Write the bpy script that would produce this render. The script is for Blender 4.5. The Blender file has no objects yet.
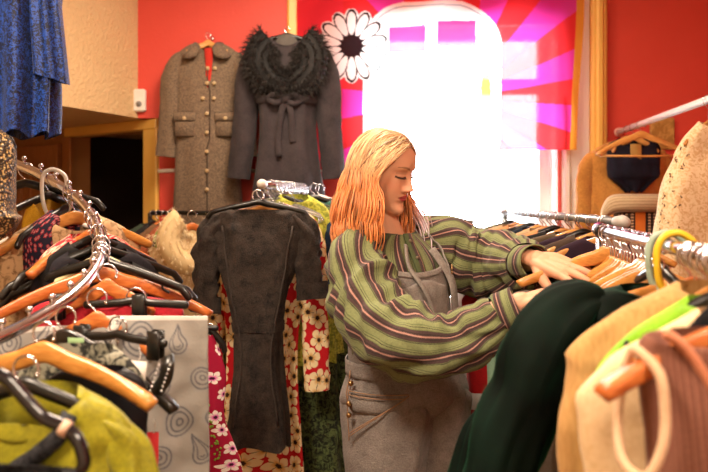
import bpy, math, random
from mathutils import Vector, Matrix, noise
PI = math.pi
R = random.Random(11)
# ---- camera model: 35 mm lens on a 36 mm wide sensor, 708 px wide, level, horizon on row 196 ----
F, HZ, CX, CH = 688.0, 196.0, 354.0, 1.45
def at(px, py, d):
    """point of the room seen at pixel (px,py), d metres ahead of the camera"""
    return Vector(((px - CX) / F * d, d, CH - (py - HZ) / F * d))
V = Vector
def sm(a, b, x):
    t = min(1, max(0, (x - a) / (b - a))) if a != b else (1 if x > a else 0)
    return t * t * (3 - 2 * t)
def lerp(a, b, t): return a + (b - a) * t
def prof(tab, x):
    """piecewise interpolation of (x, y) pairs, cosine-free smooth"""
    if x <= tab[0][0]: return tab[0][1]
    for i in range(len(tab) - 1):
        x0, y0 = tab[i]; x1, y1 = tab[i + 1]
        if x <= x1:
            ym = tab[i - 1] if i > 0 else tab[i]; yp = tab[i + 2] if i + 2 < len(tab) else tab[i + 1]
            h = x1 - x0
            m0 = (y1 - ym[1]) / (x1 - ym[0]) if x1 != ym[0] else 0
            m1 = (yp[1] - y0) / (yp[0] - x0) if yp[0] != x0 else 0
            t = (x - x0) / h
            return ((2*t**3 - 3*t*t + 1) * y0 + (t**3 - 2*t*t + t) * h * m0 + (-2*t**3 + 3*t*t) * y1 + (t**3 - t*t) * h * m1)
    return tab[-1][1]
def nz(x, y=0.0, z=0.0): return noise.noise(V((x, y, z)))
def catmull(pts, k=6):
    pts = [V(p) for p in pts]; out = []
    n = len(pts)
    for i in range(n - 1):
        p0 = pts[max(i - 1, 0)]; p1 = pts[i]; p2 = pts[i + 1]; p3 = pts[min(i + 2, n - 1)]
        for j in range(k):
            t = j / k
            out.append(0.5 * ((2 * p1) + (p2 - p0) * t + (2*p0 - 5*p1 + 4*p2 - p3) * t*t + (3*p1 - p0 - 3*p2 + p3) * t**3))
    out.append(pts[-1]); return out
def cat1(vals, k=6): return [p.x for p in catmull([(v, 0, 0) for v in vals], k)]

class MB:
    def __init__(s): s.v = []; s.f = []; s.uv = []; s.m = []; s.c = None
    def add(s, verts, faces, uvs=None, mi=0):
        o = len(s.v); s.v += [V(p) for p in verts]
        s.uv += list(uvs) if uvs else [(p[0], p[2]) for p in verts]
        s.f += [tuple(i + o for i in f) for f in faces]; s.m += [mi] * len(faces)
        return o
    def box(s, c, d, rz=0, mi=0, bev=0):
        c = V(c); h = V(d) / 2; M = Matrix.Rotation(rz, 3, 'Z')
        if bev <= 0:
            vs = [c + M @ V((x * h.x, y * h.y, z * h.z)) for x in (-1, 1) for y in (-1, 1) for z in (-1, 1)]
            s.add(vs, [(0,1,3,2),(4,6,7,5),(0,4,5,1),(2,3,7,6),(0,2,6,4),(1,5,7,3)], None, mi)
        else:
            vs = []; 
            for z, ins in ((-h.z, bev), (-h.z + bev, 0), (h.z - bev, 0), (h.z, bev)):
                hx, hy = h.x - ins, h.y - ins; b = bev
                for x, y in ((-hx, -hy + b), (-hx + b, -hy), (hx - b, -hy), (hx, -hy + b), (hx, hy - b), (hx - b, hy), (-hx + b, hy), (-hx, hy - b)):
                    vs.append(c + M @ V((x, y, z)))
            fs = [tuple(range(7, -1, -1)), tuple(range(24, 32))]
            for k in range(3):
                for i in range(8): j = (i + 1) % 8; fs.append((k*8+i, k*8+j, k*8+8+j, k*8+8+i))
            s.add(vs, fs, None, mi)
    def rings(s, rings, uvs=None, closed=True, cap0=False, cap1=False, mi=0):
        n = len(rings[0]); vs = [p for r in rings for p in r]; fs = []
        for k in range(len(rings) - 1):
            for i in range(n if closed else n - 1):
                j = (i + 1) % n
                fs.append((k*n+i, k*n+j, (k+1)*n+j, (k+1)*n+i))
        if cap0: fs.append(tuple(range(n - 1, -1, -1)))
        if cap1: b = (len(rings) - 1) * n; fs.append(tuple(range(b, b + n)))
        s.add(vs, fs, [q for r in uvs for q in r] if uvs else None, mi)
    def tube(s, pts, r, n=8, cap=True, flat=1.0, nrm=None, mi=0, rnd=False):
        pts = [V(p) for p in pts]; N = len(pts)
        rs = r if isinstance(r, (list, tuple)) else [r] * N
        tans = [(pts[min(i+1, N-1)] - pts[max(i-1, 0)]).normalized() for i in range(N)]
        a = V(nrm) if nrm else (V((0, 0, 1)) if abs(tans[0].z) < .9 else V((1, 0, 0)))
        rings = []; uvs = []; L = 0
        seq = [(pts[i], rs[i], tans[i]) for i in range(N)]
        if rnd:
            pre = [(pts[0] - tans[0] * rs[0] * math.cos(q), rs[0] * math.sin(q), tans[0]) for q in (.15, .6, 1.05)]
            post = [(pts[-1] + tans[-1] * rs[-1] * math.cos(q), rs[-1] * math.sin(q), tans[-1]) for q in (1.05, .6, .15)]
            seq = pre + seq + post
        prev = None
        for p, rr, t in seq:
            a = (a - t * a.dot(t)); a = a.normalized() if a.length > 1e-6 else t.orthogonal().normalized()
            b = t.cross(a)
            if prev is not None: L += (p - prev).length
            prev = p
            rings.append([p + a * (math.cos(2*PI*i/n) * rr * flat) + b * (math.sin(2*PI*i/n) * rr) for i in range(n)])
            uvs.append([(i / n * 2 * PI * rr, L) for i in range(n)])
        s.rings(rings, uvs, True, cap, cap, mi)
    def ball(s, c, r, n=10, mi=0):
        c = V(c); r = V(r) if hasattr(r, '__len__') else V((r, r, r))
        rings = []
        for k in range(n // 2 + 1):
            q = PI * k / (n // 2); q = min(max(q, .08), PI - .08)
            rings.append([c + V((math.sin(q)*math.cos(2*PI*i/n)*r.x, math.sin(q)*math.sin(2*PI*i/n)*r.y, math.cos(q)*r.z)) for i in range(n)])
        s.rings(rings, None, True, True, True, mi)
    def lathe(s, c, prof_, n=20, mi=0, axis='Z'):
        c = V(c); rings = []
        for r, h in prof_:
            rg = []
            for i in range(n):
                x, y = r * math.cos(2*PI*i/n), r * math.sin(2*PI*i/n)
                rg.append(c + (V((x, y, h)) if axis == 'Z' else V((x, h, y))))
            rings.append(rg)
        s.rings(rings, None, True, True, True, mi)

COL = None
def obj(name, mb, mats, parent=None, smooth=True, world=False, cols=None):
    vs = mb.v
    if world and parent is not None:
        M = (Matrix.Translation(parent.location) @ parent.rotation_euler.to_matrix().to_4x4()).inverted()
        q = parent.parent
        if q is not None: M = (Matrix.Translation(q.location) @ q.rotation_euler.to_matrix().to_4x4() @ Matrix.Translation(parent.location) @ parent.rotation_euler.to_matrix().to_4x4()).inverted()
        vs = [M @ p for p in vs]
    me = bpy.data.meshes.new(name); me.from_pydata(vs, [], mb.f)
    if not isinstance(mats, (list, tuple)): mats = [mats]
    for m in mats: me.materials.append(m)
    me.polygons.foreach_set('material_index', mb.m)
    me.polygons.foreach_set('use_smooth', [smooth] * len(me.polygons))
    ul = me.uv_layers.new(name='UVMap')
    li = [0] * len(me.loops); me.loops.foreach_get('vertex_index', li)
    flat = []
    for i in li: flat += [mb.uv[i][0], mb.uv[i][1]]
    ul.data.foreach_set('uv', flat)
    if cols:
        ca = me.color_attributes.new('Col', 'FLOAT_COLOR', 'POINT')
        ca.data.foreach_set('color', [x for c in cols for x in (c[0], c[1], c[2], 1)])
    me.validate(); me.update()
    o = bpy.data.objects.new(name, me); bpy.context.scene.collection.objects.link(o)
    if parent is not None: o.parent = parent
    return o
def tag(o, label, cat, group=None, kind=None):
    if label: o['label'] = label
    if cat: o['category'] = cat
    if group: o['group'] = group
    if kind: o['kind'] = kind
    return o
def struct(o): o['kind'] = 'structure'; return o
def thing(name, label, cat, loc=(0, 0, 0), rz=0, group=None):
    o = bpy.data.objects.new(name, None); bpy.context.scene.collection.objects.link(o)
    o.location = loc; o.rotation_euler = (0, 0, rz); o.empty_display_size = .05
    return tag(o, label, cat, group)
def copy_tree(o, parent=None):
    c = o.copy(); bpy.context.scene.collection.objects.link(c); c.parent = parent
    for ch in list(o.children): copy_tree(ch, c)
    return c

# ---------------- materials ----------------
def srgb(h):
    if isinstance(h, str):
        h = h.lstrip('#'); c = [int(h[i:i+2], 16) / 255 for i in (0, 2, 4)]
    else: c = list(h)
    return tuple(((x / 12.92) if x <= .04045 else ((x + .055) / 1.055) ** 2.4) for x in c) + (1,)
class NT:
    def __init__(s, name):
        s.m = bpy.data.materials.new(name); s.m.use_nodes = True; s.t = s.m.node_tree
        s.p = s.t.nodes['Principled BSDF']; s.out = s.t.nodes['Material Output']
    def n(s, typ, **kw):
        nd = s.t.nodes.new(typ)
        for k, v in kw.items():
            if k.startswith('_'): setattr(nd, k[1:], v)
            else: nd.inputs[k.replace('__', ' ')].default_value = v
        return nd
    def l(s, a, b): s.t.links.new(a, b)
    def ramp(s, src, stops, interp='LINEAR'):
        r = s.t.nodes.new('ShaderNodeValToRGB'); r.color_ramp.interpolation = interp
        e = r.color_ramp.elements
        e[0].position = stops[0][0]; e[0].color = stops[0][1]; e[1].position = stops[-1][0]; e[1].color = stops[-1][1]
        for p, c in stops[1:-1]: x = e.new(p); x.color = c
        s.l(src, r.inputs[0]); return r.outputs[0]
    def mix(s, fac, a, b, mode='MIX'):
        m = s.t.nodes.new('ShaderNodeMix'); m.data_type = 'RGBA'; m.blend_type = mode
        for sock, v in ((m.inputs[0], fac), (m.inputs[6], a), (m.inputs[7], b)):
            if hasattr(v, 'links'): s.l(v, sock)
            else: sock.default_value = v
        return m.outputs[2]
    def math(s, op, a, b=None, c=None):
        m = s.t.nodes.new('ShaderNodeMath'); m.operation = op
        for i, v in enumerate((a, b, c)):
            if v is None: continue
            if hasattr(v, 'links'): s.l(v, m.inputs[i])
            else: m.inputs[i].default_value = v
        return m.outputs[0]
    def bump(s, h, strength=.3, dist=.01):
        b = s.n('ShaderNodeBump', Strength=strength, Distance=dist); s.l(h, b.inputs['Height']); s.l(b.outputs[0], s.p.inputs['Normal'])
    def coord(s, w='Object', scale=(1, 1, 1)):
        c = s.t.nodes.new('ShaderNodeTexCoord'); m = s.t.nodes.new('ShaderNodeMapping'); m.inputs['Scale'].default_value = scale
        s.l(c.outputs[w], m.inputs[0]); return m.outputs[0]
MATS = {}
def plain(name, c, rough=.5, metal=0, coat=0, spec=.5, trans=0, ior=1.45, emit=None, es=1, vary=.06, sc=30):
    if name in MATS: return MATS[name]
    t = NT(name); p = t.p
    c = srgb(c)
    if vary:
        no = t.n('ShaderNodeTexNoise', Scale=sc, Detail=3.0); t.l(t.coord(), no.inputs['Vector'])
        t.l(t.ramp(no.outputs[0], [(.3, tuple(x * (1 - vary) for x in c[:3]) + (1,)), (.7, tuple(min(1, x * (1 + vary)) for x in c[:3]) + (1,))]), p.inputs['Base Color'])
    else: p.inputs['Base Color'].default_value = c
    p.inputs['Roughness'].default_value = rough; p.inputs['Metallic'].default_value = metal
    p.inputs['Coat Weight'].default_value = coat; p.inputs['Specular IOR Level'].default_value = spec
    p.inputs['Transmission Weight'].default_value = trans; p.inputs['IOR'].default_value = ior
    if emit: p.inputs['Emission Color'].default_value = srgb(emit); p.inputs['Emission Strength'].default_value = es
    MATS[name] = t.m; return t.m
def fabric(name, c1, c2=None, rough=.9, sheen=.2, weave=900, bump=.25, sc=18, streak=False, spec=.25, wr=.0):
    """cloth: two dye shades mixed by noise, fine woven grain"""
    if name in MATS: return MATS[name]
    t = NT(name); p = t.p; c1 = srgb(c1); c2 = srgb(c2) if c2 else tuple(x * .75 for x in c1[:3]) + (1,)
    co = t.coord('Object', (1, 1, .25) if streak else (1, 1, 1))
    n1 = t.n('ShaderNodeTexNoise', Scale=sc, Detail=6.0, Roughness=.65); t.l(co, n1.inputs['Vector'])
    n2 = t.n('ShaderNodeTexNoise', Scale=weave * .35, Detail=2.0); t.l(co, n2.inputs['Vector'])
    f = t.math('ADD', t.math('MULTIPLY', n1.outputs[0], .6), t.math('MULTIPLY', n2.outputs[0], .4))
    t.l(t.ramp(f, [(.35, c2), (.62, c1)]), p.inputs['Base Color'])
    h = n2.outputs[0]
    if wr:
        n3 = t.n('ShaderNodeTexNoise', Scale=38.0, Detail=4.0, Distortion=.6); t.l(co, n3.inputs['Vector'])
        h = t.math('ADD', t.math('MULTIPLY', n3.outputs[0], wr), n2.outputs[0])
    t.bump(h, bump, .002 if not wr else .006)
    p.inputs['Roughness'].default_value = rough; p.inputs['Sheen Weight'].default_value = sheen * min(.5, 3 * sum(c1[:3]) / 3); p.inputs['Specular IOR Level'].default_value = spec
    MATS[name] = t.m; return t.m
def floral(name, base, petal, petal2, centre, scale=16, size=.36, np_=5, rough=.8, leaf=None, dens=1.0):
    """printed flowers: one rosette per Voronoi cell in UV metres"""
    if name in MATS: return MATS[name]
    t = NT(name); p = t.p
    co = t.coord('UV', (1, 1, 1))
    wn = t.n('ShaderNodeTexNoise', Scale=scale * 1.7, Detail=2.0); t.l(co, wn.inputs['Vector'])
    mx = t.n('ShaderNodeMixRGB', _blend_type='ADD', Fac=1.0) if False else None
    vo = t.n('ShaderNodeTexVoronoi', Scale=scale, Randomness=.75); vo.voronoi_dimensions = '2D'; t.l(co, vo.inputs['Vector'])
    # vector from cell centre
    vs = t.n('ShaderNodeVectorMath', _operation='SUBTRACT'); t.l(co, vs.inputs[0]); t.l(vo.outputs['Position'], vs.inputs[1])
    sx = t.n('ShaderNodeSeparateXYZ'); t.l(vs.outputs[0], sx.inputs[0])
    ang = t.math('ARCTAN2', sx.outputs[1], sx.outputs[0])
    rc = t.n('ShaderNodeSeparateColor'); t.l(vo.outputs['Color'], rc.inputs[0])
    ph = t.math('MULTIPLY', rc.outputs[0], 6.28)
    pet = t.math('ABSOLUTE', t.math('COSINE', t.math('ADD', t.math('MULTIPLY', ang, np_ / 2), ph)))
    rad = t.math('ADD', t.math('MULTIPLY', t.math('POWER', pet, .6), size * .45), size * .62)
    rad = t.math('ADD', rad, t.math('MULTIPLY', t.math('SUBTRACT', wn.outputs[0], .5), .25))
    d = vo.outputs['Distance']
    inside = t.math('LESS_THAN', d, rad)
    if dens < 1: inside = t.math('MULTIPLY', inside, t.math('LESS_THAN', rc.outputs[1], dens))
    pc = t.ramp(t.math('DIVIDE', d, rad), [(0, srgb(centre)), (.2, srgb(centre)), (.28, srgb(petal2)), (.6, srgb(petal)), (1, srgb(petal))])
    ln = t.math('LESS_THAN', pet, .16)
    pc = t.mix(t.math('MULTIPLY', ln, .75), pc, srgb(centre))
    b = srgb(base)
    if leaf:
        v2 = t.n('ShaderNodeTexVoronoi', Scale=scale * 1.9); v2.voronoi_dimensions = '2D'; t.l(co, v2.inputs['Vector'])
        bb = t.mix(t.math('LESS_THAN', v2.outputs['Distance'], .3), b, srgb(leaf))
        c = t.mix(inside, bb, pc)
    else: c = t.mix(inside, b, pc)
    t.l(c, p.inputs['Base Color']); p.inputs['Roughness'].default_value = rough; p.inputs['Specular IOR Level'].default_value = .25
    MATS[name] = t.m; return t.m
def stripes(name, period, stops, axis=0, rough=.85, warp=.0, bump=.2):
    if name in MATS: return MATS[name]
    t = NT(name); p = t.p; co = t.coord('UV')
    s = t.n('ShaderNodeSeparateXYZ'); t.l(co, s.inputs[0]); u = s.outputs[axis]
    fr = t.math('FRACT', t.math('DIVIDE', t.math('ADD', u, 10.0), period))
    c = t.ramp(fr, [(q, srgb(h)) for q, h in stops], 'CONSTANT')
    n2 = t.n('ShaderNodeTexNoise', Scale=240.0, Detail=3.0); t.l(co, n2.inputs['Vector'])
    c = t.mix(.35, c, t.mix(1.0, c, t.ramp(n2.outputs[0], [(.3, (.45, .45, .45, 1)), (.7, (1.25, 1.25, 1.25, 1))]), 'MULTIPLY'))
    t.l(c, p.inputs['Base Color']); t.bump(n2.outputs[0], bump, .002)
    p.inputs['Roughness'].default_value = rough; p.inputs['Sheen Weight'].default_value = .1; p.inputs['Specular IOR Level'].default_value = .2
    MATS[name] = t.m; return t.m
def mottled(name, c1, c2, scale=60, thr=.5, soft=.04, rough=.6, sheen=.2, coordn='Object', detail=3, dist=1.2, metal=0):
    """two-tone lace / brocade figure"""
    if name in MATS: return MATS[name]
    t = NT(name); p = t.p; co = t.coord(coordn)
    n = t.n('ShaderNodeTexNoise', Scale=scale, Detail=detail, Distortion=dist); t.l(co, n.inputs['Vector'])
    t.l(t.ramp(n.outputs[0], [(thr - soft, srgb(c2)), (thr + soft, srgb(c1))]), p.inputs['Base Color'])
    t.bump(n.outputs[0], .3, .003)
    p.inputs['Roughness'].default_value = rough; p.inputs['Sheen Weight'].default_value = sheen * min(.5, sum(srgb(c1)[:3])); p.inputs['Roughness'].default_value = rough
    p.inputs['Metallic'].default_value = metal; p.inputs['Specular IOR Level'].default_value = .35
    MATS[name] = t.m; return t.m
def vcol(name, rough=.8, sheen=.1, spec=.3, aniso=0, sss=0, trans=0, bumpsc=0, bumps=.2):
    if name in MATS: return MATS[name]
    t = NT(name); p = t.p
    a = t.n('ShaderNodeVertexColor', _layer_name='Col'); col = a.outputs[0]
    t.l(col, p.inputs['Base Color'])
    p.inputs['Roughness'].default_value = rough; p.inputs['Sheen Weight'].default_value = sheen; p.inputs['Specular IOR Level'].default_value = spec
    if sss: p.inputs['Subsurface Weight'].default_value = sss; p.inputs['Subsurface Radius'].default_value = (.6, .25, .12); p.inputs['Subsurface Scale'].default_value = .02
    if aniso: p.inputs['Anisotropic'].default_value = aniso
    if bumpsc:
        n = t.n('ShaderNodeTexNoise', Scale=bumpsc, Detail=3.0); t.l(t.coord(), n.inputs['Vector']); t.bump(n.outputs[0], bumps, .002)
    if trans:
        tr = t.n('ShaderNodeBsdfTranslucent'); t.l(col, tr.inputs[0]); mx = t.n('ShaderNodeMixShader', Fac=trans)
        t.l(p.outputs[0], mx.inputs[1]); t.l(tr.outputs[0], mx.inputs[2])
        op = t.n('ShaderNodeBsdfTransparent'); m2 = t.n('ShaderNodeMixShader', Fac=.045)   # light through the open weave
        t.l(mx.outputs[0], m2.inputs[1]); t.l(op.outputs[0], m2.inputs[2]); t.l(m2.outputs[0], t.out.inputs[0])
    MATS[name] = t.m; return t.m
def woodmat(name, c1, c2, rough=.35, coat=.3, scale=(2, 2, 12)):
    if name in MATS: return MATS[name]
    t = NT(name); p = t.p
    n = t.n('ShaderNodeTexNoise', Scale=9.0, Detail=5.0, Distortion=.8); t.l(t.coord('Object', scale), n.inputs['Vector'])
    t.l(t.ramp(n.outputs[0], [(.3, srgb(c2)), (.7, srgb(c1))]), p.inputs['Base Color'])
    p.inputs['Roughness'].default_value = rough; p.inputs['Coat Weight'].default_value = coat
    MATS[name] = t.m; return t.m

chrome = plain('chrome', '#d9d6da', .18, 1, vary=.03)
steel_d = plain('dark_steel', '#8f8c90', .3, 1)
blackp = plain('black_plastic', '#15130f', .32, coat=.2)
blackm = plain('black_metal', '#100f10', .4)
whitep = plain('white_plastic', '#e9e4da', .35)
creamp = plain('cream_plastic', '#e3d8a4', .4)
yellowp = plain('yellow_plastic', '#e2bb2c', .35)
mintp = plain('mint_plastic', '#9fb3a0', .35)
greyp = plain('grey_plastic', '#8f8a86', .45)
clearp = plain('clear_plastic', '#e8ecf4', .08, trans=.85, ior=1.46, vary=0)
wood_h = woodmat('hanger_wood', '#cf9048', '#b0702e', scale=(3, 3, 14))
wood_l = woodmat('pale_hanger_wood', '#e0a458', '#c98a42', scale=(3, 3, 14))
wood_r = woodmat('reddish_hanger_wood', '#d07a3a', '#a9521f', scale=(3, 3, 14))
# ---------------- the room ----------------
DB = 3.8; ZS = 1.881
def walltex(name, c, c2, bump=.25, sc=70, rough=.8):
    t = NT(name); co = t.coord()
    n = t.n('ShaderNodeTexNoise', Scale=2.2, Detail=4.0); t.l(co, n.inputs['Vector'])
    t.l(t.ramp(n.outputs[0], [(.3, srgb(c2)), (.7, srgb(c))]), t.p.inputs['Base Color'])
    m = t.n('ShaderNodeTexNoise', Scale=sc, Detail=4.0, Distortion=.5); t.l(co, m.inputs['Vector']); t.bump(m.outputs[0], bump, .01)
    t.p.inputs['Roughness'].default_value = rough; return t.m
red = walltex('red_paint', '#dc4a3a', '#d44434', .12, 45, .55)
cream = walltex('cream_textured_plaster', '#dcbc8c', '#d6b584', 1.0, 55, .9)
ceilm = walltex('ceiling_paint', '#e9dcc4', '#e2d5bc', .2, 60)
yel = walltex('yellow_gloss_trim', '#efbf62', '#e8b658', .05, 30, .4)
whitetrim = walltex('white_gloss_trim', '#f6f5f4', '#f0eeec', .05, 30, .4)
doorwood = woodmat('brown_door_wood', '#b57a48', '#a06a3c', .5, .1, (6, 6, 1))
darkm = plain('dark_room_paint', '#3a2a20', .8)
floorm = woodmat('floor_boards', '#8a6a4a', '#6d5036', .4, .1, (6, 1, 1))

XW0, XW1 = (362 - CX) / F * DB, (556 - CX) / F * DB
ZT, ZB = CH + 172 / F * DB, .80
b = MB(); TH = .28
xl, xr = -1.075, 3.0
b.box(((xl + XW0) / 2, DB + TH/2, 1.45), (XW0 - xl, TH, 2.9)); b.box(((XW1 + xr) / 2, DB + TH/2, 1.45), (xr - XW1, TH, 2.9))
b.box(((XW0 + XW1) / 2, DB + TH/2, (ZT + 2.9) / 2), (XW1 - XW0, TH, 2.9 - ZT)); b.box(((XW0 + XW1) / 2, DB + TH/2, ZB / 2), (XW1 - XW0, TH, ZB))
b.box(((-1.20 + xl) / 2, DB + .06, (ZS + 2.9) / 2), (xl + 1.20, .12, 2.9 - ZS))
struct(obj('wall_back', b, red, smooth=False))
b = MB(); b.box((0.1, 1.2, -.05), (7.0, 9.6, .1)); struct(obj('floor', b, floorm, smooth=False))
b = MB(); b.box((0.1, 1.2, 2.95), (7.0, 9.6, .1)); struct(obj('ceiling', b, ceilm, smooth=False))
b = MB(); b.box((3.06, 1.2, 1.45), (.12, 5.4, 2.9)); struct(obj('wall_right', b, red, smooth=False))
b = MB(); b.box((.1, -1.56, 1.45), (6.2, .12, 2.9)); struct(obj('wall_front', b, ceilm, smooth=False))
# cream bulkhead over the passage: from the back corner towards the camera, underside 1.88 m up
ZS = 1.881
c0 = V((-1.193, DB + .002, 0)); dirc = V((-.365, -.931, 0)).normalized(); c1 = c0 + dirc * 2.6; c2 = V((-3.0, c1.y, 0))
# bulkhead block
b = MB(); al0 = V((-1.075, DB + .02, 0)); ald = V((-.804, .595, 0)).normalized(); al1 = al0 + ald * 2.4
poly = [c0, c1, V((-3.2, 1.2, 0)), V((-3.2, 5.4, 0)), al1 + V((0, .1, 0)), V((-1.19, 5.2, 0))]
vs = [V((p.x, p.y, ZS)) for p in poly] + [V((p.x, p.y, 2.9)) for p in poly]; n = len(poly)
b.add(vs, [tuple(range(n)), tuple(range(2*n-1, n-1, -1))] + [(i, (i+1) % n, (i+1) % n + n, i + n) for i in range(n)])
struct(obj('wall_left_bulkhead', b, cream, smooth=False))
b = MB(); b.box((-3.06, 0, 1.45), (.12, 3.2, 2.9)); struct(obj('wall_left', b, cream, smooth=False))
b = MB(); b.box((-3.13, 3.6, .94), (.26, 4.2, 1.88)); b.box((-2.2, 5.65, .94), (2.1, .12, 1.88)); struct(obj('wall_passage', b, cream, smooth=False))
# angled passage wall with the dark doorway (opening 0.07..0.72 along it) and a panelled door leaf
def alp(s, off, z): return al0 + ald * s + V((-ald.y, ald.x, 0)) * off * -1 + V((0, 0, z))
ang = math.atan2(ald.y, ald.x)
def albox(b, s0, s1, z0, z1, o0, o1, bev=0):
    c = (alp(s0, o0, z0) + alp(s1, o1, z1)) / 2; b.box(c, (abs(s1 - s0), abs(o1 - o0), abs(z1 - z0)), ang, 0, bev)
def s_at(px):
    k = (px - CX) / F; return (k * al0.y - al0.x) / (ald.x - k * ald.y)
sR, sL = s_at(147), s_at(73)
b = MB(); albox(b, -.02, sR, 0, ZS, .0, .12); albox(b, sL, 2.55, 0, ZS, .0, .12); albox(b, sR, sL, 1.825, ZS, .0, .12)
struct(obj('wall_passage_end', b, walltex('passage_paint', '#b8834f', '#a97645', .1), smooth=False))
b = MB(); albox(b, .0, sR, 0, ZS - .001, -.03, .03, .006); albox(b, .0, sL + .05, ZS - .06, ZS - .002, -.035, .03, .006); 
struct(obj('trim_1', b, yel, smooth=False))
b = MB(); albox(b, sL, sL + .09, 0, ZS - .06, -.02, .03, .004); struct(obj('trim_2', b, doorwood, smooth=False))
# panelled door leaf left of the opening
dr = thing('door_1', None, None); dr['kind'] = 'structure'
b = MB(); albox(b, sL + .11, sL + .86, 0.01, ZS - .1, -.045, -.01, .004); lf = obj('door_leaf', b, doorwood, dr, False)
for (a0, a1, z0, z1) in ((.19, .44, 1.05, 1.62), (.53, .78, 1.05, 1.62), (.19, .44, .2, .9), (.53, .78, .2, .9)):
    b = MB()
    for q0, q1, w0, w1 in ((a0, a1, z0, z0+.03), (a0, a1, z1-.03, z1), (a0, a0+.03, z0, z1), (a1-.03, a1, z0, z1)): albox(b, sL + q0, sL + q1, w0, w1, -.06, -.04, .004)
    obj('panel_moulding', b, doorwood, dr, False)
b = MB(); b.ball(alp(sL + .16, -.085, 1.0), .028, 12); b.tube([alp(sL+.16, -.08, 1.0), alp(sL+.16, -.04, 1.0)], .01); obj('door_knob', b, plain('brass', '#a98443', .3, 1), dr)
# dark room behind the doorway
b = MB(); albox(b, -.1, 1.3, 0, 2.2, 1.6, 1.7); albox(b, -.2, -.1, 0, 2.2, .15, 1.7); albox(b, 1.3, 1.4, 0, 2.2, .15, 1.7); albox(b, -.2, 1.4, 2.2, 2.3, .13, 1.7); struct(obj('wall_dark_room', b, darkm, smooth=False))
sh = thing('storage_shelf', 'dark wooden shelf in the unlit room behind the doorway', 'shelf', alp(.55, 1.42, 0), ang)
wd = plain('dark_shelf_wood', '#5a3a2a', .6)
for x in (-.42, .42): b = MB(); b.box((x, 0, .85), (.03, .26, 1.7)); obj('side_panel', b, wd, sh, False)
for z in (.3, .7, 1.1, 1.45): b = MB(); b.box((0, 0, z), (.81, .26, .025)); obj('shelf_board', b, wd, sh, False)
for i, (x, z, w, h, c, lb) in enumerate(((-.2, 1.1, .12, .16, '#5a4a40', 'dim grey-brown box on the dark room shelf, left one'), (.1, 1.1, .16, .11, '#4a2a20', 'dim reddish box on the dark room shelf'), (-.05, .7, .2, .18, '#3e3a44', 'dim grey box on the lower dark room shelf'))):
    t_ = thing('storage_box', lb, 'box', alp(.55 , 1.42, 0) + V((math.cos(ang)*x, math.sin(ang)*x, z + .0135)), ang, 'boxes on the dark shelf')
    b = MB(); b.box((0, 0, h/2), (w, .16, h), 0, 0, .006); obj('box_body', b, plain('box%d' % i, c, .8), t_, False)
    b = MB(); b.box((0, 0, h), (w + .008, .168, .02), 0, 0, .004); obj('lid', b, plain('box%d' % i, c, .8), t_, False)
# wall bits
ch = thing('door_chime', 'small white plastic box on the wall above the door frame corner', 'switch box', at(140.5, 101, DB) + V((0, -.016, 0)))
b = MB(); b.box((0, 0, 0), (.07, .03, .125), 0, 0, .008); obj('housing', b, whitep, ch, False)
b = MB(); b.lathe((0, -.017, -.02), [(.0, .0), (.016, 0), (.016, .003), (0.001, .004)], 16, axis='Y'); obj('button', b, greyp, ch)
b = MB()
b.tube(catmull([at(158, 171, DB - .012), at(200, 170, DB - .012), at(270, 171, DB - .012), at(316, 169, DB - .012), at(330, 172, DB - .012), at(345, 168, DB - .012)], 6), .011, 8)
tag(obj('wall_cable', b, whitep), 'white painted pipe running along the red wall behind the coats', 'pipe')

# window: reveal, frame, transom, glass
w = thing('window_1', None, None); w['kind'] = 'structure'
xc, zc = (XW0 + XW1) / 2, (ZT + ZB) / 2; WW, HH = XW1 - XW0, ZT - ZB
b = MB()
for x in (XW0 + .03, XW1 - .03): b.box((x, DB + .16, zc), (.06, .07, HH), 0, 0, .006)
for x in (XW0 + .003, XW1 - .003): b.box((x, DB + .07, zc), (.006, .15, HH))
b.box((xc, DB + .07, ZT - .003), (WW, .15, .006)); b.box((xc, DB + .07, ZB + .003), (WW, .15, .006))
for z in (ZT - .03, ZB + .03): b.box((xc, DB + .16, z), (WW - .1, .07, .06), 0, 0, .006)
zt = CH + (196 - 87) / F * (DB + .15)
b.box((xc, DB + .16, zt), (WW - .1, .07, .085), 0, 0, .006)
obj('window_frame', b, whitetrim, w, False)
b = MB(); b.box((xc, DB + .17, (zt + ZT) / 2), (WW - .1, .006, ZT - zt - .1)); b.box((xc, DB + .17, (zt + ZB) / 2), (WW - .1, .006, zt - ZB - .1))
g = NT('window_glass'); g.p.inputs['Base Color'].default_value = (1, 1, 1, 1)
tr = g.n('ShaderNodeBsdfTransparent'); gl = g.n('ShaderNodeBsdfGlossy', Roughness=.02); mx = g.n('ShaderNodeMixShader', Fac=.05)
g.l(tr.outputs[0], mx.inputs[1]); g.l(gl.outputs[0], mx.inputs[2]); g.l(mx.outputs[0], g.out.inputs[0])
obj('glass_pane', b, g.m, w, False)
b = MB(); b.box((xc, DB - .03, ZB - .02), (WW + .3, .14, .04), 0, 0, .008); obj('window_sill', b, whitetrim, w, False)
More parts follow.
